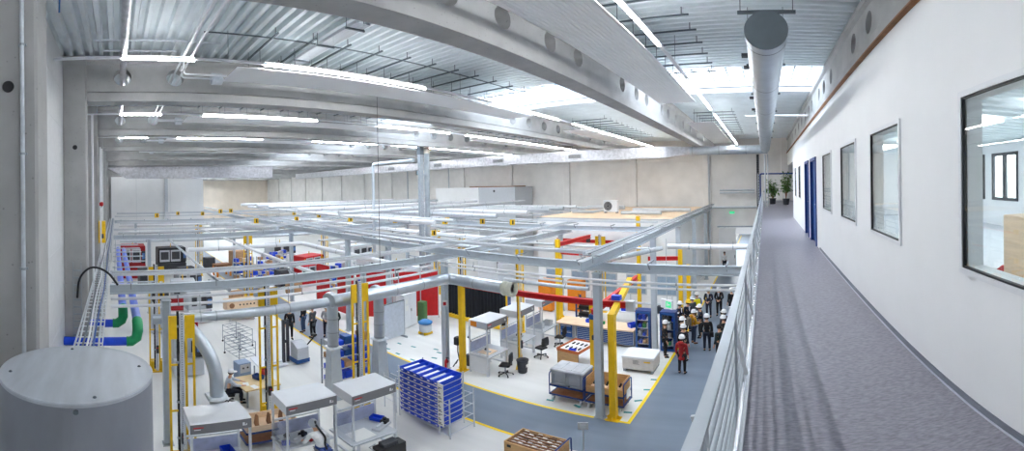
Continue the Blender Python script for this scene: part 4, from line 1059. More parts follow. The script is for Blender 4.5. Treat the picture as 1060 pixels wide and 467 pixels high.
part('lid', m, mat('crate_lid', c8(196,199,205), .5), t)
m = MB(); m.cyl((.1,-b-.03,.06),(.1,-b-.045,.06),.03,10); part('drain_plug', m, DARK, t)
trolley((-4.98,12.15,0), 1.3, .8, 'blue trolley with an open wooden box, behind the corner posts')
t = thing('wooden_box', 'open plywood box with wooden blocks and black tools on the blue trolley', 'box', (-4.98,12.15,.68))
m = MB()
for q in ((-.62,-.36,0,.62,.36,.03),(-.62,-.36,.03,.62,-.33,.24),(-.62,.33,.03,.62,.36,.52),(-.62,-.33,.03,-.59,.33,.56),(.59,-.33,.03,.62,.33,.52)): m.box(*q)
part('box_panels', m, WOOD, t)
random.seed(11)
for i in range(5):
    m = MB(); x = -.46+i*.22; m.cbox(x-.06,-.2,.031,x+.06,.02,.2+.04*(i % 2)); f = part('wood_block', m, WOODL, t)
    m = MB(); m.cyl((x,-.1,.22+.04*(i % 2)),(x+.05,-.05,.36),.035,8); part('tool_grip', m, BLACK, f)
m = MB(); m.box(.675,-.18,.5,.685,.16,.85)
one('info_sheet', m, PAPER, 'white paper sheet clipped to the end of the trolley with the wooden box', 'paper', (-4.98,12.15,0))
t = thing('parts_trolley', 'low trolley with an orange rimmed tray of white and black parts', 'trolley', (-7.55,15.1,0), -.12)
legs(t, [(-.45,-.6),(.45,-.6),(-.45,.6),(.45,.6)], .82, .02, NAVY, z0=.1)
for x in (-.45,.45):
    for y in (-.6,.6): m = MB(); m.cyl((x-.02,y,.06),(x+.02,y,.06),.06,12); part('wheel', m, RUBBER, t)
m = MB(); m.box(-.5,-.66,.82,.5,.66,.84); part('tray_base', m, PAPER, t)
m = MB()
for q in ((-.52,-.68,.8,-.5,.68,.93),(.5,-.68,.8,.52,.68,.93),(-.5,-.68,.8,.5,-.66,.93),(-.5,.66,.8,.5,.68,.93)): m.box(*q)
part('tray_rim', m, mat('orange_wood', c8(206,112,58), .6), t)
m = MB(); m.box(-.5,-.67,.2,-.48,.67,.8); m.box(-.5,-.67,.2,.5,-.65,.8); part('skirt_panel', m, WOOD, t)
for i in range(8):
    m = MB(); x, y = -.3+.2*(i % 4), -.25+.5*(i//4); m.cyl((x,y-.1,.87),(x,y+.1,.87),.03,8); part('rod', m, BLACK, t)
small_bin((-7.5,14.62,.843), .1, 'flat blue box at the near edge of the orange rimmed trolley', (.3,.2,.06))
t = thing('white_chest', 'white metal transport chest standing on feet beside the yellow aisle line', 'chest', (-4.93,15.55,0))
m = MB(); m.cbox(-.63,-.5,.14,.63,.5,.66,.02); part('chest_body', m, mat('chest_white', c8(214,210,208), .6, var=.05), t)
m = MB(); m.cbox(-.66,-.53,.66,.66,.53,.74,.02); part('lid', m, WHITEP, t)
for x in (-.55,.55):
    m = MB(); m.box(x-.05,-.48,0,x+.05,.48,.14); part('skid', m, GALVD, t)
m = MB(); m.box(.25,-.506,.5,.5,-.5,.56); part('yellow_label', m, YEL, t)
m = MB()
for i in range(4): m.box(-.2,-.505,.56-i*.05,.02+.05*(i % 2),-.5,.575-i*.05)
part('stencil_text', m, DARK, t)
# trolley at the lower edge of the photo
t = trolley((-5.1,8.05,0), 1.35, .85, 'blue trolley carrying a slatted wooden case at the bottom edge of the photo', zs=(.2,.5), handles=(0,1))
t = thing('slatted_case', 'slatted wooden case of white parts on the blue trolley at the bottom of the photo', 'case', (-5.12,8.05,.56))
m = MB()
for q in ((-.64,-.4,0,.64,.4,.03),(-.64,-.4,.03,.64,-.37,.46),(-.64,.37,.03,.64,.4,.46),(-.64,-.37,.03,-.61,.37,.46),(.61,-.37,.03,.64,.37,.46)): m.box(*q)
part('case_panels', m, WOOD, t)
for i in range(6):
    y = -.3+i*.12; m = MB(); m.box(-.6,y-.022,.40,.6,y+.022,.45); part('slat', m, BROWN, t)
    for j in range(6):
        m = MB(); m.cbox(-.55+j*.19,y+.03,.28,-.42+j*.19,y+.09,.42+.02*((i+j) % 2)); part('packed_part', m, [PAPER,LGREY,DARK][(i*2+j) % 3 if (i+j) % 3 == 0 else 0], t)
m = MB(); m.box(-.55,-.415,.3,-.45,-.4,.38); part('handle_slot', m, BLACK, t)
t = thing('floor_sign', 'small grey sign plate on a thin post standing in the blue aisle', 'sign', (-4.4,9.05,0), .4)
m = MB(); m.cyl((0,0,.02),(0,0,1.2),.02,10); part('post', m, LGREY, t); m = MB(); m.lathe([(.16,0),(.16,.015),(.03,.03)], 20); part('foot', m, DSTEEL, t)
m = MB(); m.rbox((0,0,1.15),(.26,.03,.28),0,.15); part('sign_plate', m, LGREY, t)
m = MB(); m.box(-.07,-.05,1.08,.07,-.02,1.22); part('clamp', m, GALV, t)
# fire extinguisher at the post
t = thing('fire_extinguisher', 'red fire extinguisher at the foot of the grey post near the curtain', 'fire extinguisher', (-11.46,11.6,0))
m = MB(); m.lathe([(.001,.06),(.075,.06),(.085,.08),(.085,.5),(.06,.57),(.03,.6),(.03,.62),(.001,.62)], 20); part('cylinder', m, RED, t)
m = MB(); m.cyl((0,0,.62),(0,0,.68),.02,10); m.box(-.02,-.02,.66,.12,.02,.69); part('valve', m, BLACK, t)
m = MB(); m.tube([(0,0,.66),(.1,-.03,.6),(.11,-.04,.25)], .012, 6); part('hose', m, BLACK, t)
m = MB(); m.box(.06,-.05,.2,.088,.05,.45); part('label', m, PAPER, t)
m = MB(); m.box(-.06,-.06,0,.06,.06,.06); part('floor_bracket', m, DARK, t)
m = MB(); m.box(-.1,-.002,0,.1,.002,.28); m2 = one('post_sign', m, WHITEP, 'white sign with a red symbol high on the extinguisher post', 'sign', (-11.63,11.73,2.9), PI/4)
part('symbol', MB().box(-.06,-.006,.06,.06,-.003,.2), RED, m2)
# bin at tower foot, chairs, stands
t = thing('waste_bin', 'dark grey waste bin at the foot of the yellow tower', 'waste bin', (-9.05,13.35,0))
m = MB(); m.lathe([(.17,0),(.18,.01),(.23,.55),(.25,.56),(.25,.6),(.22,.6),(.2,.5),(.16,.06),(.001,.05)], 20); part('bin_body', m, DARK, t)
m = MB(); m.box(.215,-.07,.3,.225,.07,.42); part('label', m, PAPER, t)
def chair(loc, rz, label):
    t = thing('office_chair', label, 'chair', loc, rz, 'black swivel chairs')
    m = MB(); m.cbox(-.22,-.22,.46,.22,.22,.53,.05); part('seat', m, BLACK, t)
    m = MB(); m.prism([(-.2,.62),(.2,.62),(.22,.8),(.18,1.02),(-.18,1.02),(-.22,.8)], 'y', -.26, -.2); part('backrest', m, BLACK, t)
    m = MB(); m.tube([(0,-.12,.46),(0,-.27,.5),(0,-.27,.75)], .02, 8); part('back_arm', m, DARK, t)
    m = MB(); m.cyl((0,0,.12),(0,0,.46),.03,10); part('gas_spring', m, GALVD, t)
    for k in range(5):
        a = k*2*PI/5; c, s = math.cos(a), math.sin(a)
        m = MB(); m.bar((0,0,.13),(c*.3,s*.3,.085),.04,.03); l = part('base_spoke', m, BLACK, t)
        m = MB(); m.cyl((c*.3-s*.02,s*.3+c*.02,.035),(c*.3+s*.02,s*.3-c*.02,.035),.035,10); part('castor', m, RUBBER, l)
    return t
chair((-9.45,12.75,0), 1.9, 'black swivel chair in front of the hooded bench by the curtain')
chair((-9.25,15.1,0), 1.4, 'black swivel chair in front of the bench behind the yellow tower')
chair((-9.2,16.7,0), 1.7, 'black swivel chair in front of the rearmost hooded bench')
t = thing('tool_stand', 'black standing tool holder with an angled arm left of the curtain bench', 'tool stand', (-11.25,12.75,0))
m = MB(); m.lathe([(.17,0),(.18,.02),(.15,.5),(.13,.52)], 16); part('foot_drum', m, DARK, t)
m = MB(); m.tube([(0,0,.5),(.05,.1,1.0),(-.1,.05,1.35),(.1,-.2,1.4)], .03, 8, bend=.1); part('arm', m, BLACK, t)
t = thing('standing_seat', 'black standing support left of the yellow pillar by the fire extinguisher', 'stool', (-11.55,12.35,0))
m = MB(); m.tube([(.15,0,.02),(0,0,.7),(.02,0,1.25)], .025, 8); m.tube([(-.2,.1,.02),(0,0,.3)], .025, 8); m.tube([(-.05,-.25,.02),(0,0,.3)], .025, 8); part('frame', m, BLACK, t)
m = MB(); m.cbox(-.12,-.14,1.05,.12,.14,1.4,.04); part('pad', m, BLACK, t)
# ---------------------------------------------------------------- black curtain with yellow base
t = thing('curtain_screen', 'black welding curtain hanging in a frame with a yellow base rail', 'curtain', (-14.9,17.15,0), -.03)
m = MB(); pts = []
for i in range(121): x = -2.35+4.7*i/120; pts.append((x, .05*math.sin(i*1.1)+.02*math.sin(i*.37)))
v = [(x,y,.32) for x,y in pts]+[(x,y*.8,2.62) for x,y in pts]; N = len(pts)
v += [(x,y+.006,z) for x,y,z in v]
m.add(v, [(i,i+1,N+i+1,N+i) for i in range(N-1)]+[(2*N+i+1,2*N+i,3*N+i,3*N+i+1) for i in range(N-1)], True); part('curtain', m, CLOTHB, t)
m = MB(); m.box(-2.4,-.1,.1,2.4,.1,.3); part('base_rail', m, YEL, t)
m = MB(); m.cyl((-2.45,0,2.68),(2.45,0,2.68),.03,8); part('top_rail', m, GALV, t)
legs(t, [(-2.42,0),(2.42,0),(-.6,.14)], 2.7, .035, YEL, 'frame_post')
# red partition screens, lockers, display panel, barrel trolley
for i, (x, y, L) in enumerate(((-19.3,14.15,1.5),(-18.2,15.5,1.2),(-17.5,16.4,1.0),(-21.0,12.9,1.6),(-23.5,12.75,1.5))):
    t = thing('red_screen', 'red partition screen, %s' % ['behind the grey display panel','behind the white locker cupboard','between the white locker cupboard and the corner post','left of the third yellow tower behind the ducts','far end of the row of red screens'][i], 'screen', (x,y,0), .85 if i < 3 else .1, 'red partition screens')
    m = MB(); m.box(-L/2,-.02,.15,L/2,.02,2.9); part('panel', m, RED, t)
    legs(t, [(-L/2-.03,0),(L/2+.03,0)], 2.95, .03, LGREY, 'frame_post')
    m = MB(); m.box(-L/2,-.03,2.9,L/2,.03,2.95); part('top_rail', m, LGREY, t)
t = thing('locker_cupboard', 'tall white metal cupboard with notes on its doors, before the red screens', 'cupboard', (-17.0,14.5,0), .25)
m = MB(); m.cbox(-.5,-.6,.05,.0,.6,1.98); part('carcass', m, WHITEP, t)
for s in (-1,1):
    m = MB(); m.box(.002,min(s*.01,s*.58),.1,.02,max(s*.01,s*.58),1.94); d = part('door', m, WHITEP, t)
    if s < 0:
        m = MB(); m.box(.021,-.45,1.45,.024,-.25,1.7); m.box(.021,-.45,1.05,.024,-.2,1.35); part('notes', m, PAPER, d)
    else: m = MB(); m.box(.021,.05,.95,.04,.08,1.1); part('handle', m, BLACK, d)
t = thing('display_panel', 'tall plain grey display panel on feet, left of the white locker cupboard', 'panel', (-16.0,12.5,0), .1)
m = MB(); m.box(-.03,-.78,.12,.03,.78,2.0); part('panel_sheet', m, mat('panel_grey', c8(186,194,206), .5), t)
m = MB()
for q in ((-.8,-.78,.1,2.04),(.78,.8,.1,2.04)): m.box(-.04,q[0],q[2],.04,q[1],q[3])
m.box(-.04,-.78,2.0,.04,.78,2.04); part('frame', m, DSTEEL, t)
for y in (-.7,.7): m = MB(); m.box(-.3,y-.03,0,.3,y+.03,.1); part('foot', m, GALVD, t)
t = thing('barrel_cart', 'blue lidded barrel on a cart beside the extinguisher post', 'barrel', (-15.6,14.3,0))
m = MB(); m.lathe([(.28,.15),(.33,.2),(.34,.5),(.3,.62)], 18); part('barrel', m, LGREY, t); m = MB(); m.lathe([(.36,.62),(.37,.7),(.2,.8),(.001,.82)], 18); part('lid', m, mat('lid_blue', c8(50,120,180), .5), t)
m = MB(); m.cyl((-.2,-.25,.08),(-.2,.25,.08),.08,12); m.cyl((.2,-.25,.08),(.2,.25,.08),.08,12); part('wheels', m, YEL, t)
t = thing('green_cabinet', 'narrow green cabinet right of the white locker cupboard', 'cabinet', (-17.0,15.5,0), .25)
m = MB(); m.cbox(-.3,-.2,0,.1,.2,1.3); part('cabinet_body', m, mat('moss', c8(84,124,76), .5), t); m = MB(); m.box(.1,-.15,.1,.12,.15,1.2); part('door', m, mat('moss', c8(84,124,76)), t)
# ---------------------------------------------------------------- blue drawer bench, glazed cabinets, second bench
t = thing('drawer_bench', 'long workbench with blue drawers and a pale wooden top', 'workbench', (-7.88,18.1,0))
m = MB(); m.cbox(-1.95,-.65,.88,2.0,.45,.95); part('bench_top', m, WOODL, t)
def drawers(x0, x1, n, frame=LGREY):
    m = MB(); m.box(x0,-.5,.12,x1,.4,.88); c = part('drawer_cabinet', m, frame, t)
    h = .68/n
    for i in range(n):
        m = MB(); m.box(x0+.04,-.525,.16+i*h,x1-.04,-.5,.16+(i+1)*h-.02); d = part('drawer', m, BLUEP, t)
        m = MB(); m.box(x0+.08,-.54,.16+(i+.72)*h,x1-.08,-.526,.16+(i+.82)*h); part('handle', m, ALU, d)
drawers(-1.8,-1.1,2); drawers(-.9,.25,7); drawers(.4,1.0,7); drawers(1.05,1.95,8)
legs(t, [(-1.87,-.55),(-1.87,.35),(-1.0,-.45),(.33,-.45)], .88, .03, LGREY)
for i, (x, lb, mm, sz) in enumerate(((-8.3,'blue tool box lying on the drawer bench','b',(.3,.2,.16)),(-7.6,'green and blue tool case on the drawer bench beside the blue box','g',(.24,.18,.12)),(-7.2,'red box on the drawer bench','r',(.2,.14,.12)),(-6.1,'bright blue plastic hood on the drawer bench near the glazed cabinet','b',(.4,.3,.2)))):
    small_bin((x,18.0,.953), .3*i, lb, sz, {'b':BIN,'g':GREEN,'r':RED}[mm])
def glazed(loc, label, seed):
    t = thing('glazed_cabinet', label, 'cabinet', loc, 0, 'blue glazed cabinets')
    m = MB()
    for q in ((-.35,-.25,.06,-.33,.25,1.95),(.33,-.25,.06,.35,.25,1.95),(-.33,.23,.06,.33,.25,1.95),(-.33,-.25,.04,.33,.23,.06),(-.35,-.25,1.95,.35,.25,1.98)): m.box(*q)
    part('carcass', m, NAVY, t)
    m = MB()
    for q in ((-.33,-.29,.06,-.26,-.255,1.94),(.26,-.29,.06,.33,-.255,1.94),(-.26,-.29,.06,.26,-.255,.15),(-.26,-.29,1.85,.26,-.255,1.94)): m.box(*q)
    d = part('door_frame', m, BLUEP, t)
    m = MB(); m.box(-.26,-.275,.15,.26,-.27,1.85); part('pane', m, CLEAR, d)
    random.seed(seed)
    for k in range(4):
        z = .3+k*.4; m = MB(); m.box(-.33,-.24,z,.33,.22,z+.02); s = part('shelf', m, LGREY, t)
        for j in range(3):
            m = MB(); x = -.24+j*.2; m.cbox(x,-.2,z+.02,x+.15,.05,z+.02+random.uniform(.12,.3)); part('stored_box', m, random.choice([BIN,LGREY,GREEN,CARD,DARK,PAPER]), s)
    return t
glazed((-5.45,17.75,0), 'blue glazed cabinet left of the grey post behind the white chest', 1)
glazed((-4.32,17.75,0), 'blue glazed cabinet right of the grey post nearest the visitors', 2)
t = thing('exit_lamp', 'green emergency exit sign hanging above the blue glazed cabinets', 'sign', (-4.2,16.98,2.35), -.5)
m = MB(); m.box(-.32,-.05,0,.32,.05,.4); part('lamp_housing', m, WHITEP, t); m = MB(); m.box(-.02,-.056,.06,.28,-.051,.34); f = part('lamp_face', m, LAMPG, t)
m = MB(); m.box(.05,-.06,.12,.09,-.057,.28); m.rbox((.16,-.0585,.2),(.1,.003,.06)); part('running_mark', m, WHITEP, f)
m = MB(); m.cyl((0,0,.4),(0,0,3.1),.012,6); part('hanger', m, GALV, t)
t = thing('rear_bench', 'white topped workbench behind the drawer bench with grey shelves', 'workbench', (-7.2,20.6,0))
m = MB(); m.cbox(-2.4,-.4,.9,2.4,.4,.96); part('bench_top', m, WHITEP, t); legs(t, [(-2.3,-.3),(-.8,-.3),(.8,-.3),(2.3,-.3),(-2.3,.3),(2.3,.3)], .9, .03, GALV)
m = MB(); m.box(-2.3,.1,1.3,2.3,.4,1.33); part('shelf', m, LGREY, t)
for x in (-2.3,0,2.3): m = MB(); m.box(x-.02,.36,.96,x+.02,.4,1.8); part('shelf_upright', m, ALU, t)
random.seed(8)
for i in range(7):
    x = -9.3+i*.65; m = MB(); m.cbox(-.15,-.12,0,.15,.12,random.uniform(.15,.4))
    one('bench_box', m, [BLACK,LGREY,DARK,BIN,CARD,LGREY,DARK][i], '%s box from the left along the white topped bench behind the drawer bench' % ORD[i], 'box', (x,20.4,.963), 0, 'boxes on the rear bench')
t = thing('blue_rack', 'dark blue open rack with shelves behind the drawer bench', 'rack', (-9.0,19.3,0))
legs(t, [(-.5,-.25),(.5,-.25),(-.5,.25),(.5,.25)], 1.9, .035, NAVY, 'upright')
for z in (.4,.8,1.2,1.6): m = MB(); m.box(-.5,-.25,z,.5,.25,z+.03); s = part('shelf', m, DARK, t); m = MB(); m.cbox(-.4,-.2,z+.03,.3,.15,z+.2); part('stored_box', m, BLACK, s)
for i, (x, y, h) in enumerate(((-11.1,22.35,2.0),(-12.75,21.7,2.0))):
    t = thing('orange_cabinet', ['orange cabinet, right one of two behind the long red boom','orange cabinet, left one of two behind the long red boom'][i], 'cabinet', (x,y,0), 0, 'orange cabinets')
    m = MB(); m.cbox(-.45,-.35,.05,.45,.35,h); part('cabinet_body', m, ORANGE, t); m = MB(); m.box(-.4,-.37,.15,.4,-.351,h-.1); d = part('door', m, ORANGE, t); m = MB(); m.box(.3,-.39,h*.5,.34,-.371,h*.5+.2); part('handle', m, BLACK, d)
# ---------------------------------------------------------------- left middle ground
t = thing('work_desk', 'pale wooden work desk with papers where the man in the white cap sits', 'desk', (-13.35,4.5,0), .1)
m = MB(); m.cbox(-.7,-.55,.7,.55,.75,.75); part('desk_top', m, mat('birch', c8(232,206,158), .55, var=.03), t); legs(t, [(-.65,-.45),(.48,-.45),(-.65,.7),(.48,.7)], .7, .025, GALVD)
for i, (x, y, r) in enumerate(((-13.0,4.4,.3),(-13.3,4.2,-.2),(-12.95,4.9,.1))):
    one('paper_sheet', MB().box(-.15,-.1,0,.15,.1,.003), PAPER, ['white paper nearest the edge on the wooden work desk','white paper in front of the seated man on the work desk','white paper at the far end of the wooden work desk'][i], 'paper', (x,y,.75), r)
small_bin((-13.6,4.75,.75), .5, 'dark blue tool case on the wooden work desk', (.36,.26,.16), NAVY)
small_bin((-13.95,5.1,.75), .3, 'red box at the far corner of the wooden work desk', (.3,.22,.2), RED)
t = thing('test_unit', 'grey blue control box at the back of the wooden work desk', 'control box', (-14.55,4.45,0), .2)
m = MB(); m.cbox(-.2,-.25,.0,.25,.25,1.15); part('housing', m, mat('unit_blue', c8(140,160,190), .5), t)
m = MB(); m.box(.251,-.2,.75,.26,.2,1.1); f = part('front_panel', m, LGREY, t); 
for y in (.1,-.08): m = MB(); m.cyl((.26,y,.95),(.27,y,.95),.04,12); part('dial', m, DARK, f)
t = thing('white_cover', 'tilted white cover plate behind the wooden work desk', 'cover', (-14.6,5.25,0), .4)
m = MB(); m.rbox((0,0,.95),(.7,.6,.04),0,0,.5); part('plate', m, WHITEP, t); legs(t, [(-.2,-.2),(.2,.2),(-.2,.2),(.2,-.2)], .8, .02, GALVD)
chair((-13.4,3.6,0), -.2, 'black swivel chair under the seated man in the white cap').scale = (1,1,.78)
def wire_cart(loc, rz, label):
    t = thing('wire_cart', label, 'cart', loc, rz, 'steel wire carts')
    for x in (-.7,.7):
        for y in (-.4,.4): m = MB(); m.cyl((x,y,.1),(x,y,.95),.018,8); part('upright', m, GALVD, t)
    for z in (.25,.6,.92):
        m = MB()
        for y in (-.4,0,.4): m.cyl((-.7,y,z),(.7,y,z),.014,6)
        for x in (-.7,-.35,0,.35,.7): m.cyl((x,-.4,z),(x,.4,z),.012,6)
        part('wire_shelf', m, GALVD, t)
    for x in (-.7,.7):
        for y in (-.4,.4): m = MB(); m.cyl((x-.015,y,.05),(x+.015,y,.05),.05,10); part('wheel', m, RUBBER, t)
    return t
wire_cart((-17.6,5.3,0), .2, 'bare steel wire cart behind the second yellow tower'); wire_cart((-19.3,5.7,0), .3, 'bare steel wire cart just beyond the first wire cart')
t = thing('electric_stacker', 'blue and grey electric pallet stacker with a dark mast', 'stacker', (-16.0,7.45,0), .1)
m = MB(); m.cbox(-.35,-.3,.06,.3,.35,.25); part('chassis', m, BLUEP, t); m = MB(); m.prism([(-.3,.25),(.3,.25),(.28,.8),(-.1,1.0),(-.3,1.0)], 'y', -.25, .3); part('battery_cover', m, LGREY, t)
for y in (-.62,-.42):
    m = MB(); m.box(-.3,y-.05,.05,-.18,y+.05,2.1); part('mast_rail', m, DARK, t)
for z in (1.9,1.0): m = MB(); m.box(-.28,-.58,z,-.2,-.46,z+.13); part('mast_crossbar', m, DARK, t)
for x in (-.35,.1):
    m = MB(); m.cbox(x-.08,-1.7,.06,x+.08,-.62,.14); part('fork', m, WHITEP, t)
m = MB(); m.tube([(.1,.32,.8),(.25,.55,1.15),(.25,.6,1.3)], .03, 8); m.cbox(.12,.53,1.28,.38,.68,1.36); part('tiller', m, BLACK, t)
t = trolley((-23.3,7.1,0), 1.7, .8, 'trolley with a long wooden box with round holes, mid left', rz=PI/2+.05, handles=(0,0))
t = thing('wooden_box', 'long wooden box with a row of dark round holes on the mid left trolley', 'box', (-23.3,7.1,.68), .05)
m = MB(); m.box(-.38,-.95,0,.38,.95,.62); part('box_body', m, WOODL, t)
for i in range(5): m = MB(); m.cyl((.38,-.15+i*.22,.35),(.386,-.15+i*.22,.35),.055,12); part('round_hole', m, BLACK, t)
m = MB(); m.cyl((.38,-.65,.33),(.4,-.65,.33),.16,16); part('round_cover', m, BROWN, t)
def machine(loc, rz, label, body, trim, L=2.2, W=1.4, h=2.1, cat='machine'):
    t = thing('machine_tool', label, cat, loc, rz, 'machines in the hall')
    m = MB(); m.cbox(-W/2,-L/2,.08,W/2,L/2,h*.45,.03); part('machine_base', m, body, t)
    m = MB(); m.cbox(-W/2,-L/2,h*.45,W/2-.15,L/2,h,.05); part('enclosure', m, trim, t)
    for i in range(2):
        m = MB(); y0 = -L/2+.12+i*(L*.4); m.box(W/2-.149,y0,h*.5,W/2-.13,y0+L*.36,h*.92); d = part('door', m, LGREY, t)
        m = MB(); m.box(W/2-.129,y0+.1,h*.58,W/2-.125,y0+L*.36-.1,h*.86); part('door_window', m, DARK, d)
    m = MB(); m.cbox(W/2-.1,L/2-.35,h*.5,W/2+.08,L/2-.02,h*.85); c = part('control_panel', m, DARK, t)
    m = MB(); m.box(W/2+.081,L/2-.31,h*.62,W/2+.085,L/2-.06,h*.8); part('screen', m, mat('screen_blue', c8(90,130,190), .3), c)
    m = MB(); m.cyl((0,0,h),(0,0,h+.35),.03,8); part('signal_lamp', m, YEL, t)
    return t
machine((-37.5,1.4,0), 0, 'dark red machine cabin behind the blue pipes, far left', REDD, REDD, 2.2, 2.0, 3.0)
machine((-38.5,5.0,0), .1, 'black and blue machine right of the dark red cabin, far left', DARK, BLACK, 2.6, 1.6, 2.6)
machine((-23.6,4.6,0), .1, 'white machine with red trim left of the wooden box with holes', WHITEP, LGREY, 1.4, 1.2, 1.9)
machine((-26.5,4.2,0), -.1, 'grey machine with red base behind the white one, mid left', REDD, LGREY, 1.6, 1.3, 2.0)
machine((-16.4,2.75,0), .0, 'light grey control cabinet behind the nearest post on the left', LGREY, LGREY, 1.2, .9, 1.9)
machine((-30.5,5.2,0), .1, 'dark machine with a red motor beyond the yellow towers, left', DARK, GALVD, 1.8, 1.4, 1.8)
machine((-34.4,17.2,0), .3, 'bright red machine booth behind the second beam junction', RED, RED, 2.4, 1.8, 1.7)
machine((-30.0,14.6,0), .2, 'low red machine right of the second beam junction', RED, RED, 1.8, 1.6, 1.8)
machine((-28.6,20.3,0), .3, 'red machine with grey doors beyond the junction near the tall risers', RED, LGREY, 2.6, 1.6, 2.3)
machine((-24.0,19.2,0), .3, 'long red machine left of the red screens in mid hall', REDD, RED, 2.4, 1.4, 2.2)
machine((-33.5,21.8,0), .3, 'white machine far back in mid hall left of the tall risers', WHITEP, WHITEP, 2.6, 1.8, 2.4)
machine((-40.5,16.8,0), .2, 'white machine far back between the third beam and the panel room', WHITEP, LGREY, 2.8, 1.8, 2.2)
machine((-20.5,25.8,0), .6, 'white machine in front of the big white cabin', WHITEP, WHITEP, 2.4, 1.6, 2.3)
machine((-17.5,24.2,0), .6, 'grey machine left of the white hall office', GALVD, LGREY, 2.0, 1.4, 2.3)
def shelf(loc, rz, label, seed):
    t = thing('storage_shelf', label, 'shelf', loc, rz, 'shelves with blue boxes')
    legs(t, [(-.25,-.9),(.25,-.9),(-.25,.9),(.25,.9)], 2.0, .025, GALVD, 'upright')
    random.seed(seed)
    for k in range(4):
        z = .2+k*.5; m = MB(); m.box(-.25,-.9,z,.25,.9,z+.03); s = part('shelf_board', m, LGREY, t)
        for j in range(5):
            m = MB(); y = -.85+j*.35; m.cbox(-.2,y,z+.03,.22,y+.3,z+.03+random.uniform(.18,.36)); part('stored_box', m, random.choice([BIN,BIN,BLUEP,CARD,LGREY]), s)
    return t
for i, (x, y) in enumerate(((-33.8,10.6),(-34.2,12.9),(-36.4,14.9),(-30.2,10.4),(-27.2,15.8),(-22.5,15.6))):
    shelf((x,y,0), .3, 'shelf filled with blue boxes in the left hall depth, %s from the left' % ORD[i], i)
t = thing('orange_table', 'brown topped table with orange legs, far left by the yellow tower', 'table', (-36.4,9.4,0), .2)
m = MB(); m.cbox(-.5,-.75,.95,.5,.75,1.15); part('table_top', m, BROWN, t); legs(t, [(-.42,-.65),(.42,-.65),(-.42,.65),(.42,.65)], .95, .07, ORANGE)
m = MB(); m.box(-.42,-.65,.5,.42,-.6,.62); part('crossbar', m, ORANGE, t)
for i, (x, y) in enumerate(((-37.1,12.9),(-36.6,17.0))):
    t = thing('yellow_tub', ['yellow tub on the floor below the second beam, left one','yellow tub on the floor below the second beam, right one'][i], 'tub', (x,y,0), .3, 'yellow tubs')
    part('tub_body', bin_mesh(1.3,.9,.6), YEL, t); m = MB(); m.cbox(-.5,-.3,.35,.2,.3,.5); part('contents', m, [BLACK,PAPER][i], t)
t = trolley((-10.6,3.95,0), 1.5, .8, 'blue trolley with a wooden tray left of the worker in white', zs=(.2,.6), rz=PI/2, handles=(0,0))
t = thing('wooden_tray', 'wooden tray holding brown wooden tools left of the worker in white', 'tray', (-10.6,3.95,.66))
m = MB()
for q in ((-.38,-.72,0,.38,.72,.03),(-.38,-.72,.03,-.35,.72,.25),(.35,-.72,.03,.38,.72,.2),(-.35,-.72,.03,.35,-.69,.22),(-.35,.69,.03,.35,.72,.22)): m.box(*q)
part('tray_panels', m, WOODL, t)
for i in range(3):
    m = MB(); y = -.35+i*.35; m.tube([(.15,y,.05),(.05,y,.12),(-.05,y+.05,.3),(-.1,y+.05,.34)], [.06,.07,.05,.03], 10); part('wooden_tool', m, BROWN, t)
t = shelf((-13.35,8.15,0), 0, 'shelf of blue boxes right behind the third yellow tower', 31)
m = MB(); m.box(-.36,-.667,2.14,-.05,-.661,2.36)
one('warning_sticker', m, ORANGE, 'orange sticker on the hood side of the bench nearest the curtain', 'sticker', (-10.35,12.88,0))
for i in range(9):
    x = -12.9-i*1.5
    cb_ = wone('cross_bar', MB().cyl((x,-.2,4.62),(x,1.28,4.62),.03,8), GALV, 'short galvanised bar between left cable tray and steel beams, %s from the camera' % ORD[i], 'bar', (x,-.2,4.62), 'short bars over the blue pipes')
    part('hanger', MB().cyl((x,-.1,4.65),(x,-.1,4.93),.012,6), GALVD, cb_, True)
random.seed(21)
for i, (x, y, w_, d_, h_, m_) in enumerate([(-26.8,7.9,.9,.6,.9,CARD),(-28.9,2.9,1.2,.8,1.0,DARK),(-31.5,7.6,1.0,.7,.8,GALVD),(-20.9,3.6,.8,.6,1.1,REDD),(-22.0,2.2,.9,.7,1.5,LGREY),(-25.0,10.4-2.2,.6,.5,.7,WOOD),(-35.5,5.9,1.4,.8,1.2,DARK),(-33.2,2.3,1.2,.9,1.6,DARK),(-41.5,12.4,1.6,1,1.5,CARD),(-39.5,8.9,1.0,.8,1.3,DARK),(-30.5,12.9,1.2,.9,1.4,DARK),(-27.8,12.6,1.0,.8,1.1,CARD),(-24.6,21.8+1.6,1.6,1,1.6,LGREY),(-20.8,18.9-1.9,1.2,.8,1.4,LGREY),(-17.3,20.4,1.3,.9,1.6,WHITEP),(-14.2,18.9,1.0,.8,1.4,BLUEP)]):
    t = thing('machine_cabinet', ['cardboard brown','dark','grey metal','red','light grey','wooden','dark low','dark upright','brown wide','dark square','black','brown','light grey wide','light grey','white','blue'][i]+' machine cabinet in the hall, %s of the scattered ones by the trays' % ORD[i], 'machine', (x,y,0), .2, 'scattered machine cabinets')
    m = MB(); m.cbox(-d_/2,-w_/2,.08,d_/2,w_/2,h_,.03); part('cabinet_body', m, m_, t)
    m = MB(); m.box(d_/2+.001,-w_/2+.06,.2,d_/2+.015,w_/2-.06,h_-.1); d = part('door', m, m_, t)
    m = MB(); m.box(d_/2+.016,w_/2-.2,h_*.5,d_/2+.04,w_/2-.16,h_*.5+.15); part('handle', m, BLACK, d)
    for yy in (-w_/2+.08,w_/2-.08):
        m = MB(); m.box(-d_/2+.04,yy-.03,0,d_/2-.04,yy+.03,.08); part('foot', m, DARK, t)

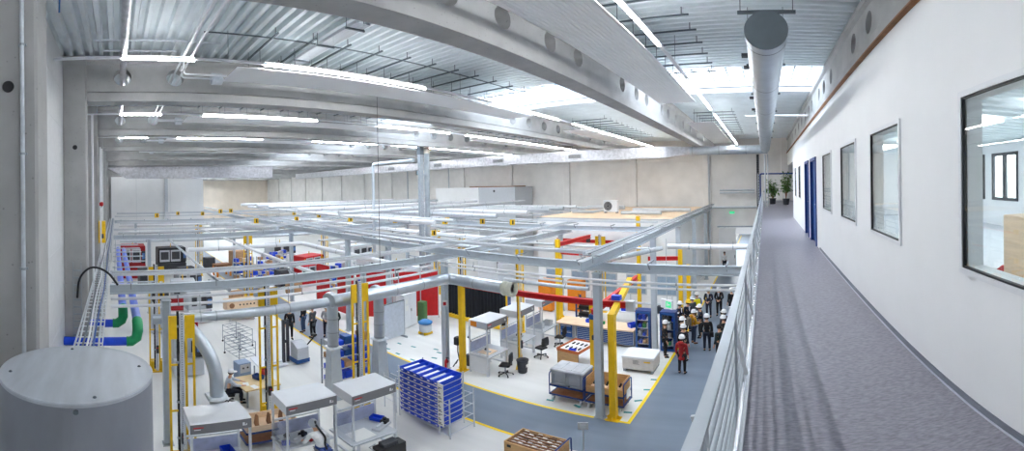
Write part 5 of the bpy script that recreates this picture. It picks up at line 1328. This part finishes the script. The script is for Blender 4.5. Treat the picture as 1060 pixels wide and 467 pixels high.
# ================================================================ people
def skin_mesh(name, chains, m_, sub=1, root=0):
    # chains: list of [(x,y,z,r), ...]; identical points are merged into one skeleton
    vs, idx, ed, rad = [], {}, [], []
    def vid(p):
        k = (round(p[0],4), round(p[1],4), round(p[2],4))
        if k not in idx: idx[k] = len(vs); vs.append(k); rad.append(p[3])
        return idx[k]
    for ch in chains:
        q = [vid(p) for p in ch]
        for a, b in zip(q, q[1:]):
            if (a,b) not in ed and (b,a) not in ed: ed.append((a,b))
    me = bpy.data.meshes.new(name+'_sk'); me.from_pydata(vs, ed, []); me.update()
    o = bpy.data.objects.new(name+'_sk', me); COL.objects.link(o)
    md = o.modifiers.new('s', 'SKIN'); md.use_smooth_shade = True; md.branch_smoothing = .3
    if not me.skin_vertices: bpy.ops.mesh.customdata_skin_add()
    for i, sv in enumerate(me.skin_vertices[0].data): sv.radius = (rad[i], rad[i]); sv.use_root = (i == root)
    if sub: sb = o.modifiers.new('u', 'SUBSURF'); sb.levels = sub; sb.render_levels = sub
    dg = bpy.context.evaluated_depsgraph_get(); dg.update()
    r = bpy.data.meshes.new_from_object(o.evaluated_get(dg)); r.name = name
    bpy.data.objects.remove(o, do_unlink=True)
    r.materials.clear(); r.materials.append(m_)
    r.polygons.foreach_set('use_smooth', [True]*len(r.polygons)); r.update()
    return r
def pose(kind):
    # joints for a 1.76 m person facing +Y, ground at z = 0
    P = dict(pel=(0,0,.95), sp=(0,.0,1.14), ch=(0,-.01,1.34), nk=(0,.0,1.47), hb=(0,.02,1.55), hd=(0,.035,1.64), ht=(0,.02,1.72))
    for s, k in ((-1,'l'),(1,'r')):
        P['sh'+k] = (s*.175,-.01,1.40); P['el'+k] = (s*.225,-.03,1.12); P['wr'+k] = (s*.235,.05,.88); P['hn'+k] = (s*.235,.075,.80)
        P['hip'+k] = (s*.09,0,.90); P['kn'+k] = (s*.105,.02,.50); P['an'+k] = (s*.11,-.02,.085); P['to'+k] = (s*.13,.13,.035)
    if kind == 'clasp':
        for s, k in ((-1,'l'),(1,'r')): P['el'+k] = (s*.24,.02,1.13); P['wr'+k] = (s*.07,.22,1.02); P['hn'+k] = (s*.015,.25,.99)
    if kind == 'paper':
        P['elr'] = (.23,.04,1.13); P['wrr'] = (.16,.28,1.12); P['hnr'] = (.13,.36,1.13)
        P['ell'] = (-.23,.05,1.14); P['wrl'] = (-.1,.27,1.10); P['hnl'] = (-.05,.34,1.11)
    if kind == 'point':
        P['elr'] = (.3,.12,1.30); P['wrr'] = (.3,.36,1.36); P['hnr'] = (.3,.45,1.37)
    if kind == 'stride':
        P['knl'] = (-.1,.14,.52); P['anl'] = (-.1,.16,.09); P['tol'] = (-.11,.32,.04); P['knr'] = (.1,-.04,.5); P['anr'] = (.1,-.24,.12); P['tor'] = (.11,-.1,.035)
    if kind == 'lean':
        for a, dy, dz in (('sp',.08,-.01),('ch',.2,-.05),('nk',.31,-.08),('hb',.37,-.1),('hd',.42,-.12),('ht',.43,-.12)):
            P[a] = (P[a][0], P[a][1]+dy, P[a][2]+dz)
        for s, k in ((-1,'l'),(1,'r')):
            P['sh'+k] = (s*.18,.25,1.32); P['el'+k] = (s*.3,.3,1.07); P['wr'+k] = (s*.28,.46,.97); P['hn'+k] = (s*.25,.53,.95)
    if kind == 'sit':
        for a in ('pel','sp','ch','nk','hb','hd','ht'): P[a] = (P[a][0], P[a][1]+(P[a][2]-.95)*.12, P[a][2]-.36)
        for s, k in ((-1,'l'),(1,'r')):
            P['sh'+k] = (s*.175,.05,1.03); P['el'+k] = (s*.26,.26,.86); P['wr'+k] = (s*.2,.46,.82); P['hn'+k] = (s*.16,.53,.81)
            P['hip'+k] = (s*.09,.03,.57); P['kn'+k] = (s*.12,.44,.52); P['an'+k] = (s*.12,.42,.085); P['to'+k] = (s*.13,.57,.035)
    return P
def W(p, r): return (p[0],p[1],p[2],r)
def mix(a, b, t): return tuple(a[i]+(b[i]-a[i])*t for i in range(3))
_cache = {}
def body_meshes(kind, coat):
    key = (kind, coat)
    if key in _cache: return _cache[key]
    P = pose(kind)
    ch = [[W(P['pel'],.11), W(P['sp'],.11), W(P['ch'],.125), W(P['nk'],.055), W(P['hb'],.06), W(P['hd'],.088), W(P['ht'],.07)]]
    hb = P['hd']; ch.append([W(P['hd'],.088), (hb[0],hb[1]+.085,hb[2]-.015,.016)])          # nose
    for s, k in ((-1,'l'),(1,'r')):
        ch.append([W(P['hd'],.088), (s*.085,hb[1]-.01,hb[2],.018)])                            # ear
        ch.append([W(P['ch'],.125), W(P['sh'+k],.062), W(mix(P['sh'+k],P['el'+k],.5),.05), W(P['el'+k],.042), W(mix(P['el'+k],P['wr'+k],.4),.04), W(P['wr'+k],.026), W(P['hn'+k],.032)])
        h, w_ = Vector(P['hn'+k]), Vector(P['wr'+k]); d = (h-w_).normalized()
        side = Vector((0,1,0)) if abs(d.z) > .7 else Vector((1,0,0)); side = (side-d*side.dot(d)).normalized(); nrm = d.cross(side)
        for f, (o, L) in enumerate(((-.024,.062),(-.008,.075),(.008,.07),(.024,.055))):
            b = h+side*o+d*.022; c = b+d*L*.55+nrm*.006*s; e = c+d*L*.4+nrm*.018*s
            ch.append([W(h,.032), (*b,.0095), (*c,.0085), (*e,.0075)])
        tb = h+side*.036-d*.01; te = tb+side*.02+d*.035
        ch.append([W(h,.032), (*tb,.011), (*te,.009)])
        ch.append([W(P['pel'],.11), W(P['hip'+k],.085), W(mix(P['hip'+k],P['kn'+k],.5),.072), W(P['kn'+k],.055), W(mix(P['kn'+k],P['an'+k],.35),.053), W(P['an'+k],.038), W(P['to'+k],.032)])
    body = skin_mesh('body', ch, SKIN)
    t = [[W(mix(P['pel'],P['sp'],-.45 if kind == 'sit' else -.2),.165 if kind == 'sit' else .15), W(mix(P['pel'],P['sp'],.5),.14), W(P['sp'],.14), W(mix(P['sp'],P['ch'],.6),.16), W(P['ch'],.155), W(mix(P['ch'],P['nk'],.75),.07)]]
    for k in 'lr':
        t.append([W(P['ch'],.155), W(P['sh'+k],.085), W(mix(P['sh'+k],P['el'+k],.55),.066), W(P['el'+k],.058), W(mix(P['el'+k],P['wr'+k],.9),.043)])
    if coat:
        pl = P['pel']; t[0] = [(pl[0],pl[1],pl[2]-.3,.19), (pl[0],pl[1],pl[2]-.12,.18)] + t[0]
    top = skin_mesh('jacket', t, BLACK)
    tr = []
    for k in 'lr':
        tr.append([W(P['pel'],.135), W(P['hip'+k],.105), W(mix(P['hip'+k],P['kn'+k],.5),.088), W(P['kn'+k],.07), W(mix(P['kn'+k],P['an'+k],.5),.064), W(mix(P['kn'+k],P['an'+k],.94),.055)])
    leg = skin_mesh('trousers', tr, BLACK)
    sh = []
    for k in 'lr':
        a, b = P['an'+k], P['to'+k]
        sh.append((skin_mesh('shoe', [[(a[0],a[1]-.04,.05,.048), (a[0],a[1]+.02,.06,.05), W(mix(a,b,.6),.046), (b[0],b[1]+.03,b[2]+.005,.036)]], BLACK)))
    _cache[key] = (P, body, top, leg, sh); return _cache[key]
def cmat(rgb): return mat('cloth_%d_%d_%d' % rgb, c8(*rgb), .85, var=.08, scale=14)
def person(loc, rz, kind, label, top, legc, hat=None, coat=False, extra=(), shoe=(20,20,24), hair=(60,44,34), sc=1.0, group=None):
    P, body, tm, lm, sm = body_meshes(kind, coat)
    t = thing('person', label, 'person', loc, rz, group); t.scale = (sc,)*3
    link('body', body, t)
    for nm, me, col in (('jacket',tm,top),('trousers',lm,legc)):
        me2 = me.copy(); me2.materials.clear(); me2.materials.append(cmat(col)); link(nm, me2, t)
    for me in sm:
        me2 = me.copy(); me2.materials.clear(); me2.materials.append(cmat(shoe)); link('shoe', me2, t)
    h = Vector(P['hd'])
    for s in (-1,1): m = MB(); m.ball((h.x+s*.033, h.y+.078, h.z+.022), .011, 6, 5); part('eye', m, BLACK, t)
    m = MB(); m.ball((h.x, h.y+.079, h.z-.052), .022, 8, 5, (1,.35,.3)); part('mouth', m, mat('lips', c8(170,96,88)), t)
    if hat is None or hat == 'cap':
        m = MB(); n = 14; v = []
        pr = [(.094,-.03),(.105,.02),(.1,.07),(.075,.11),(.03,.128),(.001,.13)]
        m.lathe(pr, n, (h.x, h.y-.018, h.z)); part('hair', m, cmat(hair), t)
    if hat == 'cap':
        m = MB(); m.lathe([(.11,.03),(.112,.08),(.09,.125),(.04,.145),(.001,.147)], 16, (h.x,h.y-.012,h.z)); m.prism([(-.08,.05),(.08,.05),(.07,.17),(0,.2),(-.07,.17)], 'z', .035, .045)
        m.v = [(x+(h.x if i >= 80 else 0), y+(h.y if i >= 80 else 0), z+(h.z if i >= 80 else 0)) for i,(x,y,z) in enumerate(m.v)]
        part('cap', m, WHITEP, t)
    elif hat is not None:
        hm = mat('helmet_%d' % hat[2], c8(*hat), .3, var=.01)
        m = MB(); m.lathe([(.135,.02),(.137,.035),(.122,.045),(.122,.09),(.105,.14),(.065,.172),(.02,.184),(.001,.185)], 20, (h.x, h.y-.005, h.z+.01))
        m.add([(h.x+a, h.y+b, h.z+.035) for a, b in ((-.1,.08),(.1,.08),(.07,.17),(0,.195),(-.07,.17))]+[(h.x+a, h.y+b, h.z+.05) for a, b in ((-.1,.08),(.1,.08),(.07,.165),(0,.19),(-.07,.165))], [(4,3,2,1,0),(5,6,7,8,9),(0,1,6,5),(1,2,7,6),(2,3,8,7),(3,4,9,8),(4,0,5,9)])
        part('helmet', m, hm, t)
        m = MB(); m.lathe([(.096,-.055),(.104,-.02),(.106,.02),(.09,.04)], 14, (h.x, h.y-.022, h.z)); part('hair', m, cmat(hair), t)
    for e in extra:
        if e == 'shirt':
            c = Vector(P['ch']); m = MB(); m.prism([(-.045,c.z+.12),(.045,c.z+.12),(.02,c.z-.12),(-.02,c.z-.12)], 'y', c.y+.12, c.y+.163); part('shirt', m, WHITEP, t)
            m = MB(); m.box(-.012,c.y+.16,c.z-.14,.012,c.y+.17,c.z+.11); part('tie', m, cmat((40,50,110)), t)
        if e == 'bag':
            m = MB(); m.cbox(-.15,-.3,1.05,.15,-.16,1.45,.04); m.cbox(-.11,-.34,1.08,.11,-.3,1.25,.02); part('backpack', m, cmat((120,112,100)), t)
        if e == 'handbag':
            m = MB(); m.cbox(.12,-.25,.78,.3,-.12,1.02,.03); part('shoulder_bag', m, BLACK, t); m = MB(); m.tube([(.2,-.18,1.0),(.1,-.16,1.42),(-.05,.05,1.46)], .012, 6); part('bag_strap', m, BLACK, t)
        if e == 'hood':
            m = MB(); m.ball((0,-.1,1.5), .12, 12, 8, (1.1,.7,.6)); part('hood', m, cmat(top), t)
        if e == 'vest':
            c = Vector(P['ch']); m = MB(); m.cbox(-.19,c.y-.17,1.0,.19,c.y+.165,1.42,.05); part('vest', m, cmat((232,220,30)), t)
        if e == 'sheet':
            c = Vector(P['hnr']); m = MB(); m.rbox((c.x-.03,c.y+.09,c.z+.035),(.21,.2,.006),0,.4); one_ = part('paper', m, PAPER, t)
    return t
WH = (240,240,242); YH = (244,206,20); D1 = (30,32,40); D2 = (36,40,56); D3 = (24,24,28)
G = 'visitors in helmets on the aisle'
A = math.atan2
person((-4.3,16.9,0), -1.2, 'stand', 'person in a black suit and white helmet, leftmost of the visitor group', D3, D3, WH, group=G)
person((-3.25,15.35,0), -.15, 'stand', 'person in a red coat and white helmet seen from behind', (150,28,34), D3, WH, True, ('hood',), hair=(40,30,26), sc=.97, group=G)
person((-3.45,16.6,0), -.3, 'stand', 'person in black directly behind the red coat, white helmet', D1, D3, WH, sc=.98, group=G)
person((-3.7,17.5,0), -1.0, 'stand', 'person in black between the red coat and the leftmost suit', D2, D3, WH, group=G)
person((-4.2,18.35,0), -1.3, 'clasp', 'person in a dark suit and white helmet standing before the glazed cabinet', D1, D2, WH, group=G)
person((-4.3,19.95,0), -1.9, 'clasp', 'person in a dark suit and white helmet next to the yellow helmet', D2, D2, WH, extra=('shirt',), group=G)
person((-3.95,20.3,0), -2.2, 'clasp', 'person wearing the only yellow helmet', D2, D2, YH, extra=('shirt',), group=G)
person((-3.85,21.0,0), -2.4, 'stand', 'person in dark grey with white helmet behind the yellow helmet', (70,78,86), D2, WH, group=G)
person((-3.4,18.75,0), -.9, 'paper', 'person in a mustard yellow jacket with a grey backpack', (196,140,30), (60,72,98), WH, False, ('bag','hood'), hair=(120,84,50), shoe=(120,72,44), sc=.98, group=G)
person((-3.2,19.55,0), 1.6, 'paper', 'person in a dark suit holding a paper beside the mustard jacket', D2, D1, WH, extra=('shirt','sheet'), group=G)
person((-3.75,21.9,0), -2.9, 'clasp', 'person in a suit with a yellow vest at the back of the group', (60,90,140), D2, WH, extra=('vest',), group=G)
person((-2.65,17.9,0), .1, 'stand', 'person in a black jacket with a shoulder bag seen from behind', D3, (34,38,54), WH, extra=('handbag',), sc=1.02, group=G)
person((-1.95,18.75,0), .9, 'clasp', 'person in a navy jacket close to the railing, upper of two', D2, D2, WH, group=G)
person((-1.9,17.9,0), .7, 'stand', 'person in black close to the railing, middle of three', D3, D3, WH, group=G)
person((-1.95,16.7,0), .8, 'stand', 'person in dark green with dark hair and no helmet by the railing', (36,48,50), D3, None, hair=(26,22,22), group=G)
person((-3.25,22.85,0), 3.0, 'clasp', 'person in a navy suit facing the camera, left of two at the back', D2, D2, WH, extra=('shirt',), group=G)
person((-2.7,23.2,0), 3.05, 'clasp', 'person in a black suit with clasped hands facing the camera, at the back', D3, D3, WH, extra=('shirt',), group=G)
person((-1.95,22.9,0), 2.7, 'stand', 'person in black at the back nearest the railing', D3, D3, WH, group=G)
person((-3.6,35.6,0), 3.1, 'stand', 'person in a white shirt and dark trousers far away at the white gate', (236,236,238), D3, None, hair=(90,70,56))
G2 = 'visitors by the yellow towers'
person((-18.9,8.3,0), -1.8, 'stand', 'person in black standing right of the second yellow tower', D3, D3, None, group=G2)
person((-19.6,9.4,0), 2.2, 'stand', 'person in a black top and jeans partly hidden by the silver duct', D3, (60,84,120), None, hair=(40,30,26), group=G2)
person((-18.6,9.45,0), 1.9, 'point', 'person in a grey coat with raised arm on the blue aisle', (92,94,98), D3, None, True, group=G2)
person((-18.35,10.1,0), -2.2, 'clasp', 'person in a light grey jacket and scarf beside the bent silver duct', (172,174,180), D2, WH, hair=(190,150,90), group=G2)
person((-17.9,10.35,0), -2.0, 'clasp', 'person in a dark green jacket right next to the bent silver duct', (44,58,56), D2, WH, group=G2)
person((-34.0,14.3,0), -1.6, 'stand', 'distant person in grey blue at the machines by the second junction', (90,110,130), D3, YH)
# worker in white with respirator helmet leaning over the bench
t = person((-8.36,4.42,0), PI/2-.02, 'lean', 'worker in white T-shirt with hooded mask and air hose, leaning over a bench', (242,242,244), (128,130,136), None, hair=(40,44,60))
P = pose('lean'); h = Vector(P['hd'])
m = MB(); m.ball((h.x,h.y-.01,h.z+.03), .128, 14, 10, (.95,1.1,1.05)); part('mask_hood', m, LGREY, t)
m = MB(); m.ball((h.x,h.y+.05,h.z+.02), .118, 12, 8, (.9,1,.8)); m.box(-.02,h.y-.14,h.z+.0,.02,h.y-.1,h.z+.16); part('mask_visor', m, DARK, t)
m = MB(); m.tube([(0,h.y-.14,h.z+.06),(.05,h.y-.24,h.z-.08),(.1,.02,1.3),(.02,-.1,1.15),(.03,-.18,1.02)], .026, 10, bend=.08); part('air_hose', m, BLACK, t)
m = MB(); m.lathe([(.158,.93),(.162,.95),(.162,1.03),(.155,1.05)], 18, (0,.02,0)); part('belt', m, NAVY, t)
for x in (-.1,.09):
    m = MB(); m.cyl((x,-.13,.97),(x,-.22,.97),.075,16); m.cyl((x,-.22,.97),(x,-.235,.97),.05,16); part('filter_unit', m, mat('filter_blue', c8(70,92,160), .5), t)
t = person((-13.38,3.6,0), -.2, 'sit', 'seated man in a grey T-shirt and white cap working at the wooden desk', (196,200,212), D2, 'cap')
